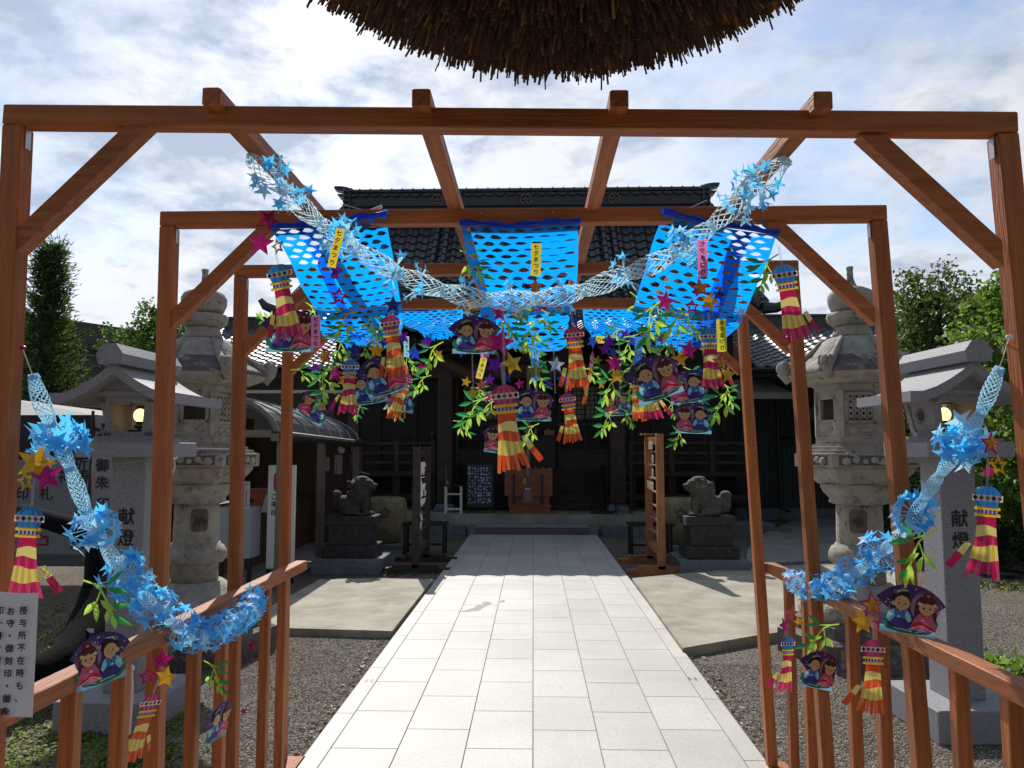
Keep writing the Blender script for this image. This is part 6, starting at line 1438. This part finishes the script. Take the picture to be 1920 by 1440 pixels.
for a in ((68, 868, 74, 'gold', 's', 1.62, 20, 30), (48, 902, 46, 'gold', 'hollow', 1.64), (88, 893, 64, 'magenta', 's', 1.63, -12, 10), (489, 456, 54, 'magenta', 's', 1.9, 5, 8), (503, 412, 48, 'darkred', 's', 1.92, 30, 35), (521, 462, 36, 'olive', 'hollow', 1.95),
          (630, 508, 40, 'purple', 's', 2.3, 10, 60), (636, 556, 40, 'magenta', 'hollow', 2.4, 0, 40), (737, 572, 38, 'navy', 's', 2.3, 0, 0), (706, 658, 36, 'gold', 's', 2.5, 0, 5), (665, 657, 36, 'navy', 's', 2.7), (609, 668, 40, 'two', 'two', 2.6), (629, 702, 36, 'magenta', 's', 2.7), (644, 714, 28, 'gold', 's', 2.8, 30, 40), (756, 632, 34, 'purple', 's', 2.8),
          (778, 663, 32, 'blue', 's', 2.9, 0, 10), (800, 642, 32, 'purple', 's', 3.0), (720, 642, 26, 'purple', 's', 3.0), (822, 664, 22, 'gold', 's', 3.1), (696, 640, 26, 'white', 's', 3.0), (740, 700, 24, 'blue', 's', 3.2), (886, 571, 32, 'gold', 's', 2.1, 0, 0), (938, 642, 58, 'magenta', 's', 2.3, 12, 10), (928, 684, 40, 'purple', 's', 2.6), (960, 682, 50, 'gold', 's', 2.5, -20, 30), (1004, 696, 36, 'olive', 's', 2.6, 0, 0),
          (950, 709, 26, 'navy', 's', 2.6), (1004, 538, 36, 'two', 'two', 2.2, 0, 10), (1016, 571, 32, 'magenta', 'hollow', 2.2), (937, 588, 36, 'magenta', 's', 2.3), (972, 590, 30, 'gold', 'hollow', 2.35), (1053, 556, 36, 'white', 's', 2.1), (1077, 598, 34, 'navy', 's', 2.6), (1043, 684, 34, 'white', 's', 2.8, 5, 5), (1058, 711, 34, 'blue', 's', 2.9), (1111, 641, 26, 'blue', 's', 3.1), (886, 737, 30, 'olive', 's', 2.7), (903, 722, 26, 'two', 'two', 2.8), (874, 716, 22, 'gold', 's', 3.0),
          (918, 712, 26, 'purple', 's', 2.9), (1134, 655, 28, 'purple', 's', 3.0), (1120, 676, 22, 'olive', 's', 3.2), (915, 745, 24, 'magenta', 's', 3.0), (985, 655, 22, 'gold', 's', 3.0), (1247, 565, 46, 'magenta', 's', 2.3, 10, 20), (1313, 540, 42, 'two', 'two', 2.25, -8, 5), (1298, 575, 32, 'magenta', 'hollow', 2.3, 0, 0), (1330, 566, 44, 'gold', 's', 2.4, 15, 20), (1348, 553, 28, 'navy', 's', 2.5), (1291, 656, 42, 'magenta', 's', 2.5, 10, 15), (1275, 674, 36, 'gold', 's', 2.5),
          (1352, 680, 40, 'two', 'two', 2.4, 5, 10), (1365, 703, 36, 'gold', 's', 2.4, 0, 20), (1258, 655, 30, 'olive', 's', 2.8), (1153, 681, 40, 'magenta', 's', 2.7, 0, 10), (1157, 706, 30, 'gold', 's', 2.6, 0, 0), (1143, 640, 30, 'purple', 's', 3.0), (1187, 638, 32, 'blue', 's', 2.9), (1172, 628, 26, 'purple', 's', 3.0), (1222, 652, 22, 'blue', 's', 3.1), (1390, 585, 22, 'white', 's', 2.6),
          (1858, 832, 48, 'two', 'two', 1.74, 5, 10), (1872, 873, 42, 'gold', 'hollow', 1.75, 0, 10), (1853, 884, 28, 'magenta', 's', 1.76), (1483, 1150, 36, 'two', 'two', 2.9), (1471, 1172, 30, 'magenta', 's', 2.85), (1498, 1166, 22, 'gold', 's', 2.85), (1635, 1134, 52, 'two', 'two', 2.15, -5, 0), (1617, 1167, 48, 'gold', 's', 2.2, 0, 10), (1652, 1170, 30, 'magenta', 's', 2.12),
          (304, 1238, 44, 'magenta', 's', 2.2, 0, 10), (276, 1268, 36, 'magenta', 'hollow', 2.15), (312, 1270, 44, 'gold', 's', 2.1, 8, 5), (590, 690, 26, 'purple', 's', 3.2), (680, 625, 24, 'blue', 's', 3.1), (715, 610, 22, 'olive', 's', 3.2), (790, 690, 22, 'magenta', 's', 3.3), (865, 660, 22, 'blue', 's', 3.2), (893, 700, 20, 'purple', 's', 3.3), (975, 720, 24, 'magenta', 's', 3.2), (1025, 640, 24, 'gold', 's', 3.2), (1030, 720, 20, 'purple', 's', 3.3), (1128, 720, 24, 'gold', 's', 3.2), (1148, 660, 22, 'navy', 's', 3.2), (1205, 625, 24, 'gold', 's', 3.0), (1240, 635, 26, 'magenta', 's', 3.0), (1268, 700, 22, 'purple', 's', 3.3), (1310, 700, 24, 'blue', 's', 3.2), (1335, 715, 22, 'olive', 's', 3.2), (1322, 655, 24, 'gold', 's', 3.0), (473, 1210, 22, 'darkred', 's', 2.9), (457, 1334, 14, 'darkred', 's', 2.9)): foil_star(*a)
# labels for the small pieces, from what each one hangs beside
CN = dict(gold='gold foil star', magenta='magenta foil star', purple='purple foil star', blue='blue foil star', navy='glittering navy star', white='silvery white foil star', olive='dull olive foil star', darkred='dark red foil star')
used_l = {}
def describe(x, y, what):
    best = sorted(ANCH, key=lambda a: (a[0]-x)**2+(a[1]-y)**2)
    for kk in range(9):
        ax, ay, an = best[kk]; dx, dy = x-ax, y-ay
        rel = ('above' if dy < 0 else 'below') if abs(dy) > abs(dx)*1.6 else (('left of' if dx < 0 else 'right of') if abs(dx) > abs(dy)*1.6 else (('upper ' if dy < 0 else 'lower ')+('left of' if dx < 0 else 'right of')))
        far = 'just ' if math.hypot(dx, dy) < 55 else ''
        l = f'{what} {far}{rel} {an}'.replace('upper left of', 'up and left of').replace('upper right of', 'up and right of').replace('lower left of', 'down and left of').replace('lower right of', 'down and right of')
        if l not in used_l and len(l.split()) <= 16: used_l[l] = 1; return l
    return l+' too'
gn = {}
for o, x, y, size, k in SMALL:
    if k == 'leaf': o['label'] = describe(x, y, 'green paper bamboo sprig'); o['category'] = 'bamboo sprig'; o['group'] = 'green paper bamboo sprigs'
    else:
        col, kind = k; what = 'magenta star with gold centre' if kind == 'two' else (CN[col].replace('foil star', 'hollow foil star') if kind == 'hollow' else CN[col]); o['label'] = describe(x, y, what); o['category'] = 'star'; o['group'] = 'shiny foil stars'
    o['label'] = o['label'][0].lower()+o['label'][1:]
# hanging strings among the cluster
for i, (x, y0, y1, Y) in enumerate(((943, 560, 722, 1.85), (1003, 560, 735, 2.2), (655, 640, 676, 2.75), (733, 555, 594, 2.4), (1038, 650, 738, 2.9), (1228, 585, 668, 2.2), (1318, 590, 700, 2.5), (1160, 625, 735, 3.0), (1388, 480, 690, 2.5), (598, 660, 740, 2.9), (885, 655, 760, 3.0))):
    m = mb(RIB); a = U(x, y0, Y=Y); b = U(x+3, y1, Y=Y); w = Vector((.003, 0, 0)); m.poly([a-w, a+w, b+w, b-w]); top('clear_ribbon', m, tuple(a), describe(x, (y0+y1)/2, 'narrow clear film ribbon hanging'), 'ribbon', 'clear hanging film ribbons')

# ------------------------------------------------------------ big straw ball overhead
c = CAM+Vector((.0306, .6038, .7966))*1.75; Rb = .768
t = root('straw_ball', c, 'huge brown straw ball with ragged cut fringe hanging above the entrance, seen from below', 'straw ball')
ST = M('dry straw', (.13, .062, .028), .9, var=.5, vscale=40, transl=.12, tcol=(.6, .35, .12)); ST2 = M('brown straw', (.085, .042, .022), .9, var=.4, vscale=30, stretch=(1, 1, .2), bump=.6, bscale=60); ST3 = M('pale straw tip', (.26, .14, .05), .8, transl=.4, tcol=(.9, .6, .2))
m = mb(ST2, True); m.ell(c, (Rb*.93, Rb*.93, Rb*.90), None, 48, 30); m.build('core', t)
m = mb(ST)
for k in range(64000):
    z = -rnd.random()*1.12+.12; a = rnd.uniform(0, 6.2832); q = math.sqrt(max(0, 1-z*z)); d = Vector((q*math.cos(a), q*math.sin(a), z))
    if d.z > .25 or d.y > .75: continue
    if d.y > .75 and rnd.random() < .5: continue
    dr = (d*.30+Vector((d.x*.75, d.y*.75, -.42))+Vector((rnd.uniform(-.15, .15), rnd.uniform(-.15, .15), rnd.uniform(-.15, .15)))).normalized()
    p = c+d*Rb*rnd.uniform(.88, .93); l = rnd.uniform(.045, .075)*(1.2 if rnd.random() < .08 else 1); w = rnd.uniform(.0011, .0027)
    e = dr.orthogonal().normalized(); f_ = dr.cross(e); an = rnd.uniform(0, 3.14); ex = (e*math.cos(an)+f_*math.sin(an))*w; ey = dr.cross(ex)*.5; tip = p+dr*l
    m.use(ST if rnd.random() < .5 else (ST2 if rnd.random() < .88 else ST3))
    b0 = len(m.v); m.v += [p-ex-ey, p+ex-ey, p+ey*2, tip-ex-ey, tip+ex-ey+dr*w*rnd.uniform(-1, 1), tip+ey*2]
    for i in range(3): m.face([b0+i, b0+(i+1) % 3, b0+3+(i+1) % 3, b0+3+i])
    m.face([b0+3, b0+4, b0+5])
tag(m.build('straw_fringe', t), kind='stuff')
m = mb(RM); m.tube([c+Vector((0, 0, Rb*.85)), c+Vector((0, 0, Rb*.9+1.2))], .03, 8); m.build('hanging_rope', t)

# ------------------------------------------------------------ trees and plants
BARK = M('bark', (.07, .05, .04), .95, var=.5, vscale=12, stretch=(1, 1, .2), bump=.6, bscale=20)
def leafmat(n, c, t_, tr=.35): return M('foliage '+n, c, .5, var=.55, vscale=2.2, transl=tr, tcol=t_, spec=.5)
def leaves(m, c, r, n, size, mats, needle=False, droop=0):
    for k in range(n):
        d = Vector((rnd.gauss(0, 1), rnd.gauss(0, 1), rnd.gauss(0, 1))).normalized()*(rnd.random()**.45); p = Vector(c)+Vector((d.x*r[0], d.y*r[1], d.z*r[2]))
        n_ = Vector((rnd.uniform(-1, 1), rnd.uniform(-1, 1), rnd.uniform(-.3, 1.2))).normalized(); a = n_.orthogonal().normalized(); an = rnd.uniform(0, 6.28); ex = a*math.cos(an)+n_.cross(a)*math.sin(an); ey = n_.cross(ex); s = size*rnd.uniform(.6, 1.3)
        m.use(mats[0] if rnd.random() < .6 else mats[1])
        if needle: w = s*.10; m.poly([p-ey*w, p+ex*s+Vector((0, 0, s*.3)), p+ey*w])
        else: m.poly([p, p+ex*s*.45+ey*s*.28, p+ex*s-Vector((0, 0, s*droop)), p+ex*s*.45-ey*s*.28])
def tree(name, x, y, h, r, label, mats, clumps, n, size, trunk=.12, zlow=.35, shape=1.0, group=None, flat=False):
    t = root(name, (x, y, 0), label, 'tree', group)
    m = mb(BARK, True); m.tube([(x, y, 0), (x+.05, y, h*.3), (x-.05, y+.03, h*.6), (x, y, h*.9)], [trunk, trunk*.8, trunk*.5, trunk*.15], 10)
    cl = []
    for k in range(clumps):
        zz = zlow+(1-zlow)*((k+.5)/clumps); prof_ = math.sin(math.pi*min(1, (zz-zlow)/(1-zlow)*.92+.12))**.6*shape; a = k*2.4+rnd.uniform(-.4, .4); q = r*prof_*rnd.uniform(.45, .9); cc = Vector((x+q*math.cos(a), y+q*math.sin(a), h*zz)); cl.append(cc)
        m.tube([(x, y, h*zz*.72), tuple((Vector((x, y, h*zz*.8))+cc)/2), tuple(cc)], [trunk*.35, trunk*.2, trunk*.06], 6)
    m.build('trunk', t); m = mb(mats[0])
    for cc in cl:
        rr_ = r*rnd.uniform(.26, .44); leaves(m, cc, (rr_, rr_, rr_*.75), n//clumps, size, mats, droop=.2)
        for q in range(3): d = Vector((rnd.gauss(0, 1), rnd.gauss(0, 1), rnd.gauss(.4, 1))).normalized()*rr_; leaves(m, cc+d, (rr_*.3,)*3, n//clumps//7, size, mats, droop=.2)
    m.build('crown', t); return t
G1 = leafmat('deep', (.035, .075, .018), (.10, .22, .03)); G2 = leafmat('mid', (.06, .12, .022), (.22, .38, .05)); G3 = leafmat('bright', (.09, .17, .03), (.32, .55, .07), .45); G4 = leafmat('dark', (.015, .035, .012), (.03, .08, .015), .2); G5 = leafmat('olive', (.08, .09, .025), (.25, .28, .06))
a = U(1760, 560, Y=12.5)
tree('broadleaf_tree', a.x, 12.5, 4.1, 1.5, 'tall leafy tree with reddish tips behind the right granite lantern', (G1, G5), 34, 15000, .085, zlow=.22)
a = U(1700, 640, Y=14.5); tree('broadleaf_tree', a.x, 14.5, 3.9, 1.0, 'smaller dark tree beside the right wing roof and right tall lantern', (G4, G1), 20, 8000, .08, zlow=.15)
a = U(1905, 560, Y=9.0); tree('broadleaf_tree', a.x+.12, 9.0, 3.5, 1.05, 'bright green vine covered tree at the far right edge', (G2, G3), 30, 13000, .085, zlow=.2)
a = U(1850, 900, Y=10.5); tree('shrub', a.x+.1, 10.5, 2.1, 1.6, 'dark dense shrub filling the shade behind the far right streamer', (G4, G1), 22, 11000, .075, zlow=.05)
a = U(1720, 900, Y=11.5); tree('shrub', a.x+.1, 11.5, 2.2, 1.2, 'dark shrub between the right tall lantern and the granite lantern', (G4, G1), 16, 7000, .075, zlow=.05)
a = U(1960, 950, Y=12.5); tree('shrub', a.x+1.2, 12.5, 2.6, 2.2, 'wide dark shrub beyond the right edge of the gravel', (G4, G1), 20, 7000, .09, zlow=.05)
a = U(310, 640, Y=20.0); tree('broadleaf_tree', a.x, 20.0, 4.9, 1.75, 'round dense green tree behind the left tall stone lantern', (G1, G2), 30, 14000, .11, zlow=.25)
a = U(225, 700, Y=19.0); tree('broadleaf_tree', a.x+.1, 19.0, 3.6, .7, 'small round tree behind the left granite lantern ridge', (G1, G2), 10, 3500, .10, zlow=.3)
# conifer with drooping needle sprays
a = U(88, 650, Y=13.0); t = root('conifer_tree', (a.x, 13.0, 0), 'tall shaggy conifer right behind the front left post', 'tree'); X0, Y0, H0 = a.x, 13.0, 5.25
m = mb(BARK, True); m.tube([(X0, Y0, 0), (X0+.03, Y0, 2), (X0-.02, Y0, 3.6), (X0, Y0, 5.1)], [.17, .14, .09, .03], 10); mc = mb(G2)
CN1 = leafmat('conifer', (.028, .062, .02), (.09, .18, .03)); CN2 = leafmat('conifer light', (.07, .11, .025), (.26, .34, .06))
for k in range(120):
    z = lerp(1.3, 5.0, (k/120)**.9); rr_ = (.70*(1-((z-1.3)/3.95)**1.3)+.12)*rnd.uniform(.6, 1.15); an = k*2.399; d = Vector((math.cos(an), math.sin(an), 0)); p0 = Vector((X0, Y0, z)); p1 = p0+d*rr_*.6+Vector((0, 0, .05)); p2 = p0+d*rr_+Vector((0, 0, .18))
    m.tube([p0, p1, p2], [.028, .016, .005], 5)
    for q in range(95):
        s = rnd.uniform(.2, 1.05); p = (p0.lerp(p1, s/.6) if s < .6 else p1.lerp(p2, (s-.6)/.4))+Vector((rnd.gauss(0, .06), rnd.gauss(0, .06), rnd.gauss(0, .05)))
        dd = (d*.6+Vector((rnd.uniform(-1, 1), rnd.uniform(-1, 1), rnd.uniform(-.3, 1.1)))).normalized(); l = rnd.uniform(.07, .15); e = dd.orthogonal().normalized()*l*.09; mc.use(CN1 if rnd.random() < .62 else CN2); mc.poly([p-e, p+dd*l, p+e]); f_ = dd.cross(e); mc.poly([p-f_, p+dd*l*.9+e, p+f_])
for k in range(40): p = Vector((X0+rnd.gauss(0, .08), Y0+rnd.gauss(0, .08), 5.0+rnd.uniform(-.3, .35))); mc.poly([p, p+Vector((.012, 0, 0)), p+Vector((rnd.uniform(-.05, .05), 0, .16))])
m.build('trunk', t); mc.build('crown', t)
# weeds and small plants
gw = mb(G3); WG = leafmat('weed', (.20, .22, .05), (.5, .55, .09), .4)
def tuft(m, x, y, n, r, h, mats, w=.008):
    for k in range(n):
        p = Vector((x+rnd.gauss(0, r), y+rnd.gauss(0, r), 0)); an = rnd.uniform(0, 6.28); d = Vector((math.cos(an), math.sin(an), 0)); hh = h*rnd.uniform(.4, 1.2); e = Vector((-d.y, d.x, 0))*w*rnd.uniform(.6, 1.4); mp = p+d*hh*.4+Vector((0, 0, hh*.7)); m.use(rnd.choice(mats)); m.poly([p-e*.5, mp-e, p+d*hh*1.0+Vector((0, 0, hh*.75)), mp+e, p+e*.5])
for k in range(520):
    q = G(rnd.uniform(-120, 330), rnd.uniform(1195, 1500)); 
    if q.x > -1.3 or rnd.random() < .15: continue
    tuft(gw, q.x, q.y, 14, .06, .035, (WG, G3, WG, G5))
for k in range(160): q = G(rnd.uniform(60, 330), rnd.uniform(1130, 1200)); tuft(gw, q.x, q.y, 6, .08, .03, (WG, G5))
for k in range(60): q = G(rnd.uniform(1400, 1490), rnd.uniform(958, 1000)); tuft(gw, q.x, q.y, 14, .12, .07, (G2, G3))
for k in range(24): q = G(rnd.uniform(700, 820), rnd.uniform(1070, 1080)); tuft(gw, q.x, q.y, 10, .06, .05, (G2, G1))
for k in range(30): q = G(rnd.uniform(1780, 1920), rnd.uniform(1095, 1110)); tuft(gw, q.x, q.y, 10, .1, .05, (G2, WG))
tag(gw.build('grass'), 'patchy yellow green weeds growing through the gravel', 'grass', kind='stuff')
for (x, y, n, lb) in ((1885, 1262, 26, 'small leafy green plant in the gravel beyond the right railing'), (600, 1140, 0, ''), (55, 1290, 16, 'small bright green sprout in the weeds under the left railing')):
    if not n: continue
    m = mb(G3); q = G(x, y)
    for k in range(n*8): p = Vector((q.x+rnd.gauss(0, .13), q.y+rnd.gauss(0, .09), rnd.uniform(.01, .10))); leaves(m, p, (.03, .03, .02), 1, .07, (G3, G2))
    m.tube([(q.x, q.y, 0), (q.x, q.y, .06)], .005, 5); top('weed_plant', m, tuple(q), lb, 'plant')
# scattered fallen leaves and litter along the path edges
lt_ = mb(M('dead leaf', (.22, .13, .06), .9, var=.4, vscale=30)); PL = M('pale chip', (.5, .45, .36), .9)
for k in range(420):
    y = rnd.uniform(3.8, 9.3); sd_ = rnd.choice((-1, 1)); x = (PXL-.02-abs(rnd.gauss(0, .06))) if sd_ < 0 else (PXR+.02+abs(rnd.gauss(0, .06))); s = rnd.uniform(.012, .03); an = rnd.uniform(0, 6.28); lt_.use(lt_.mats[0] if rnd.random() < .75 else PL); z = rnd.uniform(.006, .02)
    lt_.poly([(x+s*math.cos(an), y+s*math.sin(an), z), (x-s*.4*math.sin(an), y+s*.4*math.cos(an), z+.006), (x-s*math.cos(an), y-s*math.sin(an), z), (x+s*.4*math.sin(an), y-s*.4*math.cos(an), z+.003)])
tag(lt_.build('leaf_litter'), 'dead leaves and chips along both edges of the path', 'litter', kind='stuff')
# real pebbles on the near gravel
pb = mb(M('pebble', (.20, .165, .125), .85, voro=0, var=.6, vscale=14, detail=1)); PB2 = M('pale pebble', (.34, .30, .24), .85); PB3 = M('dark pebble', (.09, .085, .08), .85)
def pebble(x, y, s):
    a = rnd.uniform(0, 6.28); ca, sa = math.cos(a), math.sin(a); k1, k2, k3 = s, s*rnd.uniform(.55, .9), s*rnd.uniform(.4, .7); b0 = len(pb.v)
    for (u, v, w) in ((1, 0, .3), (0, 1, .25), (-1, 0, .35), (0, -1, .3), (.1, .1, 1)): pb.v.append(Vector((x+(u*ca*k1-v*sa*k2), y+(u*sa*k1+v*ca*k2), w*k3)))
    for f in ((0, 1, 4), (1, 2, 4), (2, 3, 4), (3, 0, 4)): pb.face([b0+i for i in f])
for (x0, x1, y0, y1, n) in ((-2.1, -1.13, 3.0, 6.3, 15000), (1.13, 2.3, 3.0, 5.6, 16000), (2.3, 4.4, 3.6, 7.5, 14000), (-3.2, -1.2, 6.9, 9.4, 3500), (1.15, 2.6, 9.0, 13, 5000), (-2.6, -1.15, 9.0, 13, 5000), (-4.5, -2.1, 3.2, 6.5, 7000)):
    for k in range(int(n*1.25)): pb.use(rnd.choice((pb.mats[0], pb.mats[0], PB2, PB3))); pebble(rnd.uniform(x0, x1), rnd.uniform(y0, y1), rnd.uniform(.004, .010))
tag(pb.build('gravel_stones'), 'loose grey and brown gravel stones beside the path', 'gravel', kind='stuff')
